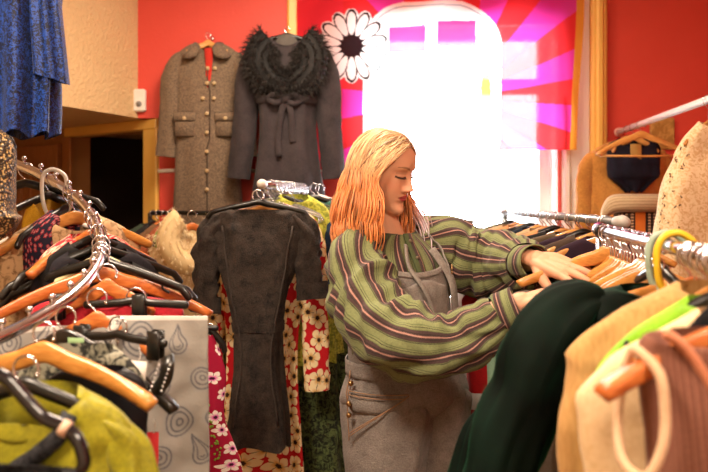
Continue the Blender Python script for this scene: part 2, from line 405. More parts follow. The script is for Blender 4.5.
# white architrave, yellow outer moulding
b = MB(); xa = (588 - CX) / F * DB
b.box(((XW1 + xa) / 2, DB - .012, 1.5), (xa - XW1, .03, 2.1), 0, 0, .004); b.box((XW1 + .05, DB - .035, 1.5), (.03, .03, 2.1), 0, 0, .006)
struct(obj('trim_3', b, whitetrim, smooth=False))
b = MB(); xb = (604 - CX) / F * DB
b.box(((xa + xb) / 2, DB - .03, 1.33), (xb - xa, .06, 2.66), 0, 0, .012); b.box(((xa + xb) / 2, DB - .05, 1.33), ((xb - xa) * .45, .05, 2.66), 0, 0, .01)
xc_, xd = (288 - CX) / F * DB, (299 - CX) / F * DB
b.box(((xc_ + xd) / 2, DB - .025, 1.33), (xd - xc_, .05, 2.66), 0, 0, .01); b.box(((xc_ + xb) / 2, DB - .025, 2.69), (xb - xc_, .06, .08), 0, 0, .01)
struct(obj('trim_4', b, yel, smooth=False))
# narrow red ribbon of curtain beside the pane
b = MB(); pts = [at(559, y, DB - .08) for y in (100, 150, 200, 250, 300)]
rg = [[p + V((.012 * math.cos(2*PI*i/12) + .004*math.sin(k), .006 * math.sin(2*PI*i/12), 0)) for i in range(12)] for k, p in enumerate(pts)]
b.rings(rg, None, True, True, True); tag(obj('curtain_tie', b, fabric('coral_ribbon', '#e0605c')), 'narrow coral red curtain tie hanging by the window frame under the flag', 'ribbon')

# flag: sunburst, rounded white van front, daisy
FX0, FX1, FY0, FY1 = 297, 585, -22, 150
W_, H_ = 340, 250
b = MB(); cols = []
RED, MAG, PNK = srgb('#e4343c'), srgb('#e23fae'), srgb('#e8408a')
WHT, BLK, GRY, ORG, YLW = srgb('#f2f0ee'), srgb('#15151a'), srgb('#a8b0b8'), srgb('#f0a050'), srgb('#e8a83a')
def petal(px, py):
    """daisy: returns colour or None"""
    dx, dy = px - 351.5, py - 46; r = math.hypot(dx, dy) / 37.5
    if r > 1.05: return None
    a = math.atan2(dy, dx); k = 14; fr = ((a / (2*PI) * k) % 1) - .5
    edge = .97 - .16 * (abs(fr) * 2) ** 2.2
    if r < .29: return BLK
    if r > edge + .03: return None
    # petal ellipse in local coordinates
    ca = (math.floor(a / (2*PI) * k) + .5) / k * 2*PI
    u = (math.hypot(dx, dy) * math.cos(a - ca)); v = math.hypot(dx, dy) * math.sin(a - ca)
    e = ((u - 22.5) / 11.5) ** 2 + (v / (3.6 + .08 * (u - 12))) ** 2
    if e < 1: return WHT
    if e < 1.55: return BLK
    return WHT
def van(px, py):
    # rounded box half sizes
    cx, cy, hx, hy, r = 432, 90, 69, 89, 46
    qx, qy = abs(px - cx) - hx + r, abs(py - cy) - hy + r
    d = math.hypot(max(qx, 0), max(qy, 0)) + min(max(qx, qy), 0) - r
    if d > 0: return None
    if -5 < d < -3.6: return GRY
    for (x0, x1, y0, y1) in ((389, 425, 27, 52), (437, 476, 22, 46)):
        if x0 < px < x1 and y0 + (px - x0) * -.05 < py < y1 and d < -8: return PNK
    if ((px - 485) / 5) ** 2 + ((py - 92) / 20) ** 2 < 1: return ORG
    if ((px - 378) / 9) ** 2 + ((py - 98) / 12) ** 2 < 1: return srgb('#efe6c0')
    return WHT
for j in range(H_ + 1):
    for i in range(W_ + 1):
        u, v = i / W_, j / H_
        px = lerp(FX0, FX1 - 9 * sm(0, 1, v), u); py = lerp(FY0, FY1 + (1 - u) ** 3 * 26, v)
        d = DB - .10
        sag = .018 * math.sin((px * .9 + py * .35) * .09) * (1 - .5 * v) + .03 * nz(px * .02, py * .012) * (.4 + v) + .03 * math.exp(-((u - .09) / .07) ** 2) * math.sin((px * .5 + py * .9) * .12) * (v)
        p = at(px, py, d); p.y += sag; b.v.append(p); b.uv.append((u, v))
        c = petal(px, py) or van(px, py)
        if c is None:
            a = math.atan2(py - 98, px - 462) / (2*PI) * 13 + .35; f_ = a % 1
            c = RED if f_ < .5 else MAG
            if u < .16: c = tuple(RED[q] * .9 + PNK[q] * .1 for q in range(3))
        if u > .975: c = YLW
        cols.append(c)
for j in range(H_):
    for i in range(W_):
        k = j * (W_ + 1) + i; b.f.append((k, k + 1, k + W_ + 2, k + W_ + 1)); b.m.append(0)
fl = obj('wall_flag', b, vcol('printed_flag_cloth', .8, .1, .2, trans=.65), cols=cols)
tag(fl, 'pink and red sunburst flag with white van front and daisy over the window', 'flag')
# plaque
pl = thing('wall_plaque', 'small tan patterned tile plaque on the red wall under the white rod', 'plaque', at(661, 134, DB) + V((0, -.012, 0)))
b = MB(); b.box((0, 0, 0), (.132, .02, .175), 0, 0, .004); obj('tile', b, mottled('plaque_relief', '#c79a52', '#a87a38', 30, .52, .08, .6), pl, False)
# white rod from the wall towards the camera
def rod(name, label, p0, p1, r, m, ends=None, cat='rail'):
    p0, p1 = V(p0), V(p1); t = thing(name, label, cat, p0)
    b = MB(); b.tube([V((0, 0, 0)), p1 - p0], r, 14); obj('rod', b, m, t)
    return t
rp0, rp1 = at(617, 133, DB - .01), at(617, 133, DB - .01)
rodA = V((1.452, DB, 1.80)); rdir = V((-.126, -1, 0)).normalized()
tr_ = rod('hanging_rod', 'white painted rod jutting from the red wall above the tan jacket', rodA, rodA + rdir * 2.9, .015, whitep)
b = MB(); b.ball((0, -.03, 0), .026, 14); obj('end_socket', b, plain('pinkish_cap', '#e6b0a0', .5), tr_)
b = MB()
b.tube([rdir * 2.85, rdir * 2.85 + V((0, 0, 1.09))], .008, 8); obj('ceiling_support', b, whitep, tr_)

# lamps of the shop (ceiling, out of view) and daylight
def ceiling_lamp(x, y, label, watts, size=.55, col=(1, .80, .61)):
    t = thing('ceiling_light', label, 'ceiling light', (x, y, 2.9), 0, 'ceiling lights')
    b = MB(); b.box((0, 0, -.02), (size + .06, size + .06, .04), 0, 0, .008); obj('lamp_housing', b, whitep, t, False)
    ld = bpy.data.lights.new('lamp_light', 'AREA'); ld.shape = 'SQUARE'; ld.size = size; ld.energy = watts; ld.color = col
    lo = bpy.data.objects.new('lamp_light', ld); bpy.context.scene.collection.objects.link(lo); lo.parent = t; lo.location = (0, 0, -.05)
ceiling_lamp(-.9, .5, 'square warm ceiling light left of the camera', 98)
ceiling_lamp(.9, -.2, 'square warm ceiling light above the right rack', 62)
ceiling_lamp(-.2, 2.5, 'square warm ceiling light in front of the flag wall', 60)
wd_ = bpy.data.worlds.new('daylight'); bpy.context.scene.world = wd_; wd_.use_nodes = True
bg = wd_.node_tree.nodes['Background']; bg.inputs[0].default_value = (.90, .95, 1, 1); bg.inputs[1].default_value = 20
pd = bpy.data.lights.new('window_portal', 'AREA'); pd.shape = 'RECTANGLE'; pd.size = WW; pd.size_y = HH; pd.cycles.is_portal = True
po = bpy.data.objects.new('window_portal', pd); bpy.context.scene.collection.objects.link(po); po.location = (xc, DB + .26, zc); po.rotation_euler = (-PI/2, 0, 0)
# ---------------- hangers ----------------
def hook_mb(stem=.065, r=.019, wr=.0017, n=6, open_=1):
    b = MB(); c = V((0, 0, -r)); pts = []
    for a in range(-25, 236, 18): q = math.radians(a); pts.append(c + V((math.cos(q) * r * open_, 0, math.sin(q) * r)))
    pts += [V((-.002 * open_, 0, -2 * r - .006)), V((0, 0, -2 * r - .014)), V((0, 0, -stem - .012))]
    b.tube(catmull(pts, 2), wr, n, rnd=False); b.ball(pts[0], wr * 1.9, 6); return b
HM = {}
def wood_body(hw, drop, thick=.013, hgt=.036, bow=.02, apex=-.062):
    b = MB(); rings = []; uvs = []
    N = 36
    for i in range(N + 1):
        u = -1 + 2 * i / N; x = u * hw; a = abs(u)
        z = apex - drop * (a ** 1.55) * 1.0 - .010 * sm(.0, .25, a)
        h = hgt * (1 - .36 * a) * (.25 + .75 * math.sqrt(max(0, 1 - max(0, (a - .93) / .07) ** 2)))
        t = (thick + .016 * sm(.55, 1, a)) * (.35 + .65 * math.sqrt(max(0, 1 - max(0, (a - .93) / .07) ** 2)))
        y = -bow * 0 + bow * (1 - math.cos(a * 1.4)) * -1
        if .84 < a < .87: h *= .84
        rings.append([V((x, y + math.copysign(abs(math.cos(q)) ** .6, math.cos(q)) * t / 2, z - hgt * .5 + .5 * hgt * 1.0 - h / 2 + math.copysign(abs(math.sin(q)) ** .6, math.sin(q)) * h / 2)) for q in [2*PI*k/12 for k in range(12)]])
        uvs.append([(k / 12 * .1, u) for k in range(12)])
    b.rings(rings, uvs, True, True, True); return b
def hanger(kind, label, loc, rz, hw=.215, drop=.075, stem=.052, mat=None, hook=chrome, bar=False, group=None, hr=.019, bow=.02, tilt=0, clip_x=.0, sticker=False, wr=.0019):
    nm = {'wood': 'wooden_hanger', 'slim': 'plastic_hanger', 'tubular': 'tubular_hanger', 'clip': 'clip_hanger'}[kind]
    t = thing(nm, label, 'hanger', loc, rz, group)
    if tilt: t.rotation_euler = (0, tilt, rz)
    obj('hook', hook_mb(stem, hr, wr), hook, t)
    if kind == 'wood':
        obj('shoulder_bar', wood_body(hw, drop, bow=bow, apex=-stem - .0), mat or wood_h, t)
        if bar:
            b = MB(); b.tube([V((-hw * .9, -bow * .6, -stem - drop - .022)), V((0, 0, -stem - drop - .024)), V((hw * .9, -bow * .6, -stem - drop - .022))], .0055, 8); obj('trouser_bar', b, mat or wood_h, t)
    elif kind == 'slim':
        b = MB(); pts = []
        for i in range(25):
            u = -1 + i / 12; a = abs(u)
            pts.append(V((u * hw, 0, -stem - .004 - drop * a ** 1.25 - .004 * sm(0, .2, a) - (.014 * sm(.93, 1, a)))))
        b.tube(pts, [.0065 + .002 * (1 - abs(-1 + i / 12)) for i in range(25)], 8, flat=1.35, nrm=(0, 0, 1), rnd=True)
        for s in (-1, 1):
            b.tube(catmull([V((s * hw * .72, 0, -stem - drop * .66)), V((s * hw * .70, 0, -stem - drop * .66 - .022)), V((s * hw * .78, 0, -stem - drop * .8 - .024))], 4), .003, 6)
        obj('shoulder_bar', b, mat or blackp, t)
    elif kind == 'tubular':
        b = MB(); r = .0052
        z1 = -stem - .01; zb = z1 - drop
        pts = catmull([V((0, 0, z1)), V((hw * .25, 0, z1 - .012)), V((hw * .95, 0, zb + .01)), V((hw, 0, zb - .004)), V((hw * .94, 0, zb - .016)), V((0, 0, zb - .016)), V((-hw * .94, 0, zb - .016)), V((-hw, 0, zb - .004)), V((-hw * .95, 0, zb + .01)), V((-hw * .25, 0, z1 - .012)), V((0, 0, z1))], 5)
        b.tube(pts, r, 8); obj('shoulder_bar', b, mat or whitep, t)
    elif kind == 'clip':
        b = MB(); z = -stem - .008
        b.tube([V((-hw, 0, z - .004)), V((-hw * .3, 0, z)), V((0, 0, z + .006)), V((hw * .3, 0, z)), V((hw, 0, z - .004))], .0065, 8, flat=1.3, nrm=(0, 0, 1), rnd=True)
        obj('shoulder_bar', b, mat or blackp, t)
        for s in (-1, 1):
            x = s * hw * .82 + clip_x
            b = MB(); b.box((x, -.008, z - .008), (.026, .006, .052), 0, 0, .002); b.box((x, .008, z - .008), (.026, .006, .052), 0, 0, .002); b.tube([V((x - .014, 0, z + .004)), V((x + .014, 0, z + .004))], .006, 8)
            obj('clip', b, mat or blackp, t)
    if sticker:
        b = MB(); b.box((hw * .12, -.012, -stem - .022), (.03, .0012, .016), 0, 0, .0004); obj('size_sticker', b, plain('green_sticker', '#8fae7c', .6), t)
    return t

# ---------------- garments ----------------
def garment(name, label, cat, loc, rz, mat, hw=.19, nw=.07, ztop=-.062, slope=.065, L=.8, waist=None, hem=None, dsh=.03, dhem=.07, folds=.01, nf=7,
            neck=.03, seed=0, sleeve=None, smat=None, group=None, n=64, nl=44, wr=.004, hang=None, hollow=True, asym=0, hemwave=.006, chest=None, yoff=0, inner=None, fold0=.12):
    """a garment hanging with its shoulders at -ztop below the hook; front is -y"""
    t = thing(name, label, cat, loc, rz, group)
    waist = waist or hw * .88; hem = hem or hw * 1.0
    zsh = ztop - slope
    WT = [(0, nw), (.5, lerp(nw, hw, .62)), (1, hw), (1.15, hw * 1.005), (2, chest or hw * .94), (3, waist), (4, hem)]
    zt = [(0, ztop), (1, zsh), (2, zsh - .13), (3, zsh - .13 - (L - slope - .13) * .38), (4, ztop - L)]
    DT = [(0, dsh * 1.0), (1, dsh), (2, dsh * 1.7), (3, lerp(dsh * 1.7, dhem, .5)), (4, dhem)]
    def pt(k, a):
        w = prof(WT, k); dd = prof(DT, k); z = prof(zt, k)
        c, s_ = math.cos(a), math.sin(a)
        x = w * math.copysign(abs(c) ** .75, c); y = dd * math.copysign(abs(s_) ** .8, s_)
        q = sm(.8, 4, k)
        amp = folds * (fold0 + (1 - fold0) * q)
        f = math.sin(nf * a + seed * 1.7 + 1.3 * nz(a * 1.2, seed * 3.1, k * .35)) * amp
        f += wr * nz(x * 22 + seed, y * 22 + 5, z * 7) * 1.6 + wr * .7 * nz(x * 50, seed, z * 34) * sm(.4, 1.2, k)
        f *= sm(.05, .9, k) * .8 + .2
        y += math.copysign(1, s_) * f * (abs(s_) ** .5); x += c * f * .6
        if s_ < 0: z -= neck * max(0, 1 - (abs(x) / (nw * 1.25)) ** 2) * max(0, 1 - k / .9)
        z += asym * x * 0 + hemwave * math.sin(nf * a + seed) * sm(3.2, 4, k)
        return V((x, y + yoff, z))
    b = MB(); rings = []; uvs = []
    for j in range(nl + 1):
        k = 4 * (j / nl) ** 1.35
        rings.append([pt(k, PI/2 + 2*PI*i/n) for i in range(n + 1)])
        per = 2 * prof(WT, 2) * 2.1
        uvs.append([(i / n * per, prof(zt, k)) for i in range(n + 1)])
    b.rings(rings, uvs, False)
    if hang is None and hollow is False: pass
    body = obj('garment_body', b, mat, t)
    sleeves = []
    if sleeve:
        for s in (-1, 1):
            if sleeve.get('only') and sleeve['only'] != s: continue
            Ls = sleeve.get('len', .55); r0 = sleeve.get('r0', .065); r1 = sleeve.get('r1', .05); out = sleeve.get('out', .06); fw = sleeve.get('fwd', -.01)
            if isinstance(Ls, (tuple, list)): Ls = Ls[0 if s < 0 else 1]
            x0 = s * (hw - r0 * .55); pts = [(x0 - s * .03, 0, zsh + .012), (x0 + s * .008, 0, zsh - .018), (x0 + s * (.03 + out * .25), fw * .3, zsh - Ls * .22), (x0 + s * (.02 + out * .6), fw * .7, zsh - Ls * .55), (x0 + s * (.02 + out), fw, zsh - Ls)]
            P = catmull(pts, 8); rs = cat1([r0 * .38, r0 * .80, r0, lerp(r0, r1, .6), r1], 8)
            rg = []; uv = []; m = 28; Lc = 0
            for i, p in enumerate(P):
                if i: Lc += (P[i] - P[i-1]).length
                tn = (P[min(i+1, len(P)-1)] - P[max(i-1, 0)]).normalized(); ax = V((0, 1, 0)); ax = (ax - tn * ax.dot(tn)).normalized(); bx = tn.cross(ax)
                row = []
                for q in range(m + 1):
                    a = 2*PI*q/m; rr = rs[i] * (1 + .10 * math.sin(3*a + seed + i*.12) * sm(3, 20, i)) + wr * 1.6 * nz(a * 1.5 + seed, p.z * 26, s) 
                    row.append(p + ax * (math.cos(a) * rr * sleeve.get('flat', .62)) + bx * (math.sin(a) * rr))
                rg.append(row); uv.append([(q / m * 2*PI*r0, -Lc + .3) for q in range(m + 1)])
            b = MB(); b.rings(rg, uv, False)
            if sleeve.get('cuff'):
                b.rings([[c0 + (p - c0) * 1.06 for p in rg[-1]] for c0 in (P[-1],)] + [[P[-1] + (p - P[-1]) * 1.05 + V((0, 0, .055)) for p in rg[-1]]], None, False)
            sleeves.append(obj('sleeve', b, smat or mat, t))
    t['_z'] = zsh; del t['_z']
    return t, pt
def strip(b, pts, w, nrm, th=.002, mi=0):
    """flat band along pts, w wide, th thick, facing nrm"""
    pts = [V(p) for p in pts]; rg = []; N = len(pts); uv = []; Lc = 0
    for i, p in enumerate(pts):
        t = (pts[min(i+1, N-1)] - pts[max(i-1, 0)]).normalized(); nn = V(nrm[i]) if isinstance(nrm, list) else V(nrm); nn = (nn - t * nn.dot(t)).normalized(); s = t.cross(nn)
        ww = w[i] if isinstance(w, list) else w
        if i: Lc += (p - pts[i-1]).length
        rg.append([p - s*ww/2, p + nn*th - s*ww*.46, p + nn*th*1.4, p + nn*th + s*ww*.46, p + s*ww/2, p - nn*th*.3]); uv.append([(-ww/2, Lc), (-ww/2.2, Lc), (0, Lc), (ww/2.2, Lc), (ww/2, Lc), (0, Lc)])
    b.rings(rg, uv, True, True, True, mi)
def fur(b, pts_nrm, count, length, width=.0022, droop=.4, seed=1):
    rr = random.Random(seed)
    for _ in range(count):
        p, nn = pts_nrm[rr.randrange(len(pts_nrm))]
        d = (nn + V((rr.gauss(0, .45), rr.gauss(0, .35), rr.gauss(0, .45) - droop))).normalized()
        L = length * rr.uniform(.5, 1.25); s = d.orthogonal().normalized() * width; s.rotate(Matrix.Rotation(rr.uniform(0, 6.28), 3, d))
        p0 = p + V((rr.uniform(-.004, .004), rr.uniform(-.004, .004), rr.uniform(-.004, .004))); p1 = p0 + d * L * .55; p2 = p0 + d * L + V((0, 0, -L * droop * .6))
        u = rr.random()
        b.add([p0 - s, p0 + s, p1 - s * .7, p1 + s * .7, p2], [(0, 1, 3, 2), (2, 3, 4)], [(u, 0)] * 5)
def furmat(name, c1, c2):
    t = NT(name); co = t.coord('UV'); s = t.n('ShaderNodeSeparateXYZ'); t.l(co, s.inputs[0])
    t.l(t.ramp(s.outputs[0], [(0, srgb(c1)), (1, srgb(c2))]), t.p.inputs['Base Color']); t.p.inputs['Roughness'].default_value = .7; t.p.inputs['Sheen Weight'].default_value = .05; t.p.inputs['Specular IOR Level'].default_value = .25
    return t.m
# ---------------- the woman ----------------
YAW, PITCH, ROLL = math.radians(59), math.radians(16), math.radians(-3)
HC = at(384.5, 171.5, 1.95); HS = 1.0
fw = V((math.sin(YAW), -math.cos(YAW), 0)); rt = fw.cross(V((0, 0, 1))).normalized()
f2 = fw * math.cos(PITCH) + V((0, 0, -math.sin(PITCH))); u2 = V((0, 0, 1)) * math.cos(PITCH) + fw * math.sin(PITCH)
rt, u2 = rt * math.cos(ROLL) + u2 * math.sin(ROLL), u2 * math.cos(ROLL) - rt * math.sin(ROLL)
HM_ = Matrix((rt, f2, u2)).transposed()
def hw_(p): return HC + HM_ @ (V(p) * HS)
HMi = HM_.inverted()
def hl_(p): return (HMi @ (V(p) - HC)) / HS
XF = [(-.118, .001), (-.113, .016), (-.104, .030), (-.09, .038), (-.07, .049), (-.04, .062), (-.01, .070), (.02, .0725), (.05, .070), (.08, .057), (.1, .037), (.11, .018), (.115, .001)]
YF = [(-.118, .048), (-.113, .066), (-.104, .077), (-.092, .081), (-.078, .077), (-.06, .078), (-.04, .079), (-.015, .077), (.0, .078), (.015, .079), (.03, .082), (.05, .081), (.07, .072), (.09, .053), (.105, .027), (.115, .001)]
YB = [(-.118, -.03), (-.1, -.02), (-.08, .0), (-.06, .04), (-.03, .075), (0, .094), (.04, .097), (.07, .083), (.09, .06), (.105, .033), (.115, .001)]
def g2(x, z, x0, z0, sx, sz): return math.exp(-((x - x0) ** 2 / (2 * sx * sx) + (z - z0) ** 2 / (2 * sz * sz)))
def headpt(z, a):
    c, s = math.cos(a), math.sin(a); x = prof(XF, z) * math.copysign(abs(c) ** .9, c)
    y = (prof(YF, z) if s > 0 else prof(YB, z)) * math.copysign(abs(s) ** .92, s)
    if s > 0:
        ax = abs(x)
        hN = prof([(-.046, 0), (-.040, .004), (-.034, .019), (-.028, .0245), (-.02, .0215), (-.005, .013), (.008, .006), (.018, .001), (.03, 0)], z)
        sg = prof([(-.04, .010), (-.03, .0095), (-.015, .0068), (.01, .006)], z)
        y += hN * math.exp(-x * x / (2 * sg * sg))
        y += .006 * g2(ax, z, .0125, -.032, .004, .0045)
        y -= .0075 * g2(ax, z, .030, .011, .012, .0085)
        y += .0060 * g2(ax, z, .031, .008, .0095, .0060)
        y += .0035 * g2(ax, z, .028, .028, .014, .005)
        y += .0045 * g2(x, z, 0, -.0515, .015, .0032) + .0055 * g2(x, z, 0, -.061, .012, .0038) - .0045 * g2(x, z, 0, -.0562, .018, .0013)
        y -= .0035 * g2(x, z, 0, -.0695, .016, .004)
        y += .004 * g2(ax, z, .042, -.018, .015, .016)
        y += .003 * g2(x, z, 0, -.092, .012, .01)
    return V((x, y, z))
def caps(b, pts, rs, n=14, k=4, flat=1, nrm=None): b.tube(catmull(pts, k), cat1(rs, k), n, flat=flat, nrm=nrm, rnd=True)
bm_ = MB(); rings = []
for j in range(121):
    z = -.1175 + .2325 * (1 - math.cos(PI * j / 120)) / 2
    rings.append([hw_(headpt(z, 2*PI*i/120)) for i in range(120)])
bm_.rings(rings, None, True, True, True)
for s in (-1, 1):   # ears
    b = bm_; b.tube(catmull([hw_((s * .070, .004, .018)), hw_((s * .080, -.012, .02)), hw_((s * .081, -.016, 0)), hw_((s * .073, -.002, -.026))], 4), .006, 8, rnd=True)
    b.ball(hw_((s * .070, -.004, -.002)), (.008, .012, .018), 10)
# joints
TY = math.radians(38); TF = V((math.sin(TY), -math.cos(TY), 0)); TL = V((math.cos(TY), math.sin(TY), 0))   # forward, person's left
TCZ = [(0, (.150, 1.99)), (.9, (.150, 1.99)), (1.0, (.138, 1.985)), (1.15, (.112, 1.975)), (1.27, (.100, 1.975)), (1.34, (.100, 1.975)), (1.42, (.115, 1.965))]
def tc(z): return V((prof([(a, b[0]) for a, b in TCZ], z), prof([(a, b[1]) for a, b in TCZ], z), z))
TA = [(.80, .175), (.90, .178), (.97, .160), (1.05, .150), (1.15, .158), (1.22, .170), (1.275, .176), (1.31, .140), (1.335, .095), (1.352, .060)]
TB = [(.80, .125), (.90, .125), (.97, .112), (1.05, .106), (1.15, .120), (1.22, .116), (1.275, .095), (1.31, .075), (1.335, .062), (1.352, .055)]
def tpt(a, z, off=0.0, sc=1.0):
    """point on the torso: a = angle from straight ahead towards her left"""
    return tc(z) + TL * ((prof(TA, z) * sc + off) * math.sin(a)) + TF * ((prof(TB, z) * sc + off) * math.cos(a))
tr = []
for z in [.80 + .02 * i for i in range(28)]: tr.append([tpt(-2*PI*i/40, z, -.012 - .035 * sm(.94, .84, z)) for i in range(40)])
bm_.rings(tr, None, True, True, True)
nb, nt = tc(1.32) - TF * .005, hw_((0, -.012, -.075))
caps(bm_, [tc(1.28), nb, (nb + nt) / 2, nt, hw_((0, 0, -.03))], [.062, .054, .047, .047, .046])
shR, shL = tc(1.275) - TL * .150 - TF * .005, tc(1.30) + TL * .150
elR, wrR = at(414, 346, 1.66), at(522, 303, 1.60)
elL, wrL = at(500, 264, 2.08), at(537, 260, 1.83)
for sh, el, wr in ((shR, elR, wrR), (shL, elL, wrL)):
    caps(bm_, [sh, (sh + el) / 2, el, el * .6 + wr * .4, wr], [.050, .043, .036, .035, .0265], k=5)
def hand(b, wr, fdir, up, thumb_side, bends=(.35, .4, .3), spread=1.0, S=.96, tb=(.5, .3)):
    f = V(fdir).normalized(); u = V(up); u = (u - f * u.dot(f)).normalized(); t = V(thumb_side); t = (t - f * t.dot(f) - u * t.dot(u)).normalized()
    def P(x, y, z): return wr + (f * x + t * y + u * z) * S
    caps(b, [P(-.03, 0, 0), P(.0, 0, 0), P(.02, 0, .001)], [.0245 * S] * 3, flat=.8, nrm=u)
    kn = [(.086, .029, .000), (.090, .009, .003), (.085, -.011, .001), (.076, -.029, -.004)]
    for (x, y, z), r in zip(kn, (.0125, .0125, .0120, .0110)):
        caps(b, [P(0.005, y * .45, 0), P(x * .5, y * .8, .002), P(x, y, z)], [.016 * S, .0150 * S, r * S], k=4)
    caps(b, [P(.012, .0, -.004), P(.045, .004, -.005), P(.072, .002, -.005)], [.022*S, .026*S, .020*S], flat=.5, nrm=u)
    lens = [(.040, .024, .020), (.044, .028, .021), (.040, .026, .020), (.031, .020, .018)]; rad = [.0088, .0090, .0086, .0076]
    for i, ((x, y, z), ls, r) in enumerate(zip(kn, lens, rad)):
        p = V((x, y, z)); a = 0; sp = (1.2 - i * .8) * .10 * spread; pts = [P(*(p - V((.012, 0, 0)))), P(*p)]
        for k in range(3):
            a += bends[k] * (1 + .18 * (i - 1)); p = p + V((math.cos(a) * math.cos(sp), math.sin(sp), -math.sin(a))) * ls[k]; pts.append(P(*p))
        caps(b, pts, [r*1.05*S, r*1.18*S, r*1.06*S, r*S, r*.80*S], n=12, k=4)
        q = pts[-1]
    caps(b, [P(.012, .018, -.006), P(.040, .040, -.014), P(.066, .052, -.022 - .01 * tb[0]), P(.088, .055, -.032 - .02 * tb[1])], [.015*S, .0145*S, .0112*S, .0085*S], n=12, k=5)
hand(bm_, wrL, at(594, 277, 1.70) - wrL, (-.05, -.60, .80), (-.72, -.64, 0), bends=(.10, .24, .22), spread=2.2, S=1.08)
hand(bm_, wrR, V((.13, -.05, .035)), (-.1, -.25, .95), (.45, .88, 0), bends=(.4, .5, .3))
# legs and feet, out of the frame but standing on the floor
for s in (-1, 1):
    hp = tc(.86) + TL * s * .085; kn_ = tc(.48) + TL * s * .10 + TF * .02; kn_.z = .46; an = V((kn_.x, kn_.y, .085)) - TF * .05
    hp.z = .86; caps(bm_, [hp, (hp + kn_) / 2, kn_, (kn_ * .6 + an * .4), an], [.080, .074, .054, .050, .036], k=4)
    caps(bm_, [an - TF * .03 + V((0, 0, -.045)), an + TF * .06 + V((0, 0, -.045)), an + TF * .15 + V((0, 0, -.057))], [.034, .034, .024], k=4)
root0 = V((tc(.9).x, tc(.9).y, 0))
tmp = bpy.data.meshes.new('tmp'); tmp.from_pydata(bm_.v, [], bm_.f); to = bpy.data.objects.new('tmp', tmp); bpy.context.scene.collection.objects.link(to)
m_ = to.modifiers.new('r', 'REMESH'); m_.mode = 'VOXEL'; m_.voxel_size = .0026; m_.use_smooth_shade = True
m2 = to.modifiers.new('s', 'SMOOTH'); m2.factor = .5; m2.iterations = 2
dg = bpy.context.evaluated_depsgraph_get(); ev = to.evaluated_get(dg); me = bpy.data.meshes.new_from_object(ev)
bpy.data.objects.remove(to)
SK, SKP, LIP, BROW, LASH, NAIL = (.70, .36, .22), (.72, .28, .17), (.46, .07, .075), (.26, .11, .045), (.028, .013, .01), (.72, .34, .27)
cols = []
for v in me.vertices:
    p = v.co; c = SK
    if p.z > 1.36:
        q = hl_(p)
        if q.y > .02:
            ax = abs(q.x)
            bl = .55 * g2(ax, q.z, .045, -.022, .016, .014); c = tuple(lerp(SK[i], SKP[i], bl) for i in range(3))
            nt_ = .6 * g2(q.x, q.z, 0, -.03, .01, .006); c = tuple(lerp(c[i], SKP[i], nt_) for i in range(3))
            lz = -.0562
            top = lz + .0085 * max(0, 1 - (q.x / .025) ** 2) - .0015 * math.exp(-(q.x / .003) ** 2); bot = lz - .0105 * max(0, 1 - (q.x / .022) ** 2)
            if ax < .025 and bot < q.z < top: c = LIP
            if ax < .0225 and abs(q.z - lz - .0004) < .0009: c = (.16, .03, .03)
            # brow arc
            bz = .0270 + .0045 * math.sin((ax - .012) / .038 * PI * .8)
            if .011 < ax < .05: w_ = .0028 * (1 - .55 * sm(.03, .05, ax)); k = 1 - sm(w_ * .5, w_ * 1.4, abs(q.z - bz)); c = tuple(lerp(c[i], BROW[i], k * .95) for i in range(3))
            # lowered lids: shadow of make-up above, dark lash line
            ez = .0035 - .0022 * (1 - ((ax - .031) / .0165) ** 2)
            if .0145 < ax < .0485:
                k = 1 - sm(.0014, .0036, abs(q.z - ez)); c = tuple(lerp(c[i], LASH[i], k) for i in range(3))
                k = .45 * math.exp(-((q.z - .0135) / .003) ** 2); c = tuple(lerp(c[i], BROW[i], k) for i in range(3))
    cols.append(c)
ca = me.color_attributes.new('Col', 'FLOAT_COLOR', 'POINT'); ca.data.foreach_set('color', [x for c in cols for x in (c[0], c[1], c[2], 1)])
me.transform(Matrix.Translation(-root0)); me.name = 'person'
me.materials.clear(); me.materials.append(vcol('skin', .55, .0, .3, sss=.12))
me.polygons.foreach_set('use_smooth', [True] * len(me.polygons))
person = bpy.data.objects.new('person', me); bpy.context.scene.collection.objects.link(person); person.location = root0
tag(person, 'person with copper blonde hair in striped green shirt and overalls, browsing the right rack', 'person')
# lashes
for s in (-1, 1):
    b = MB()
    for k in range(15):
        x = .0165 + .0305 * k / 14; ez = .0035 - .0022 * (1 - ((x - .031) / .0165) ** 2)
        p = headpt(ez, math.acos(max(-1, min(1, (x / prof(XF, ez)) ** (1 / .9))))); p = V((s * p.x, p.y, p.z))
        b.tube([hw_(p), hw_(p + V((s * .0008 * (k - 5) / 5, .004, -.0022))), hw_(p + V((s * .002 * (k - 5) / 7, .0075, -.0020)))], [.0005, .0004, .0002], 4)
    obj('eyelashes', b, plain('lash', '#1c120e', .7), person, world=True)
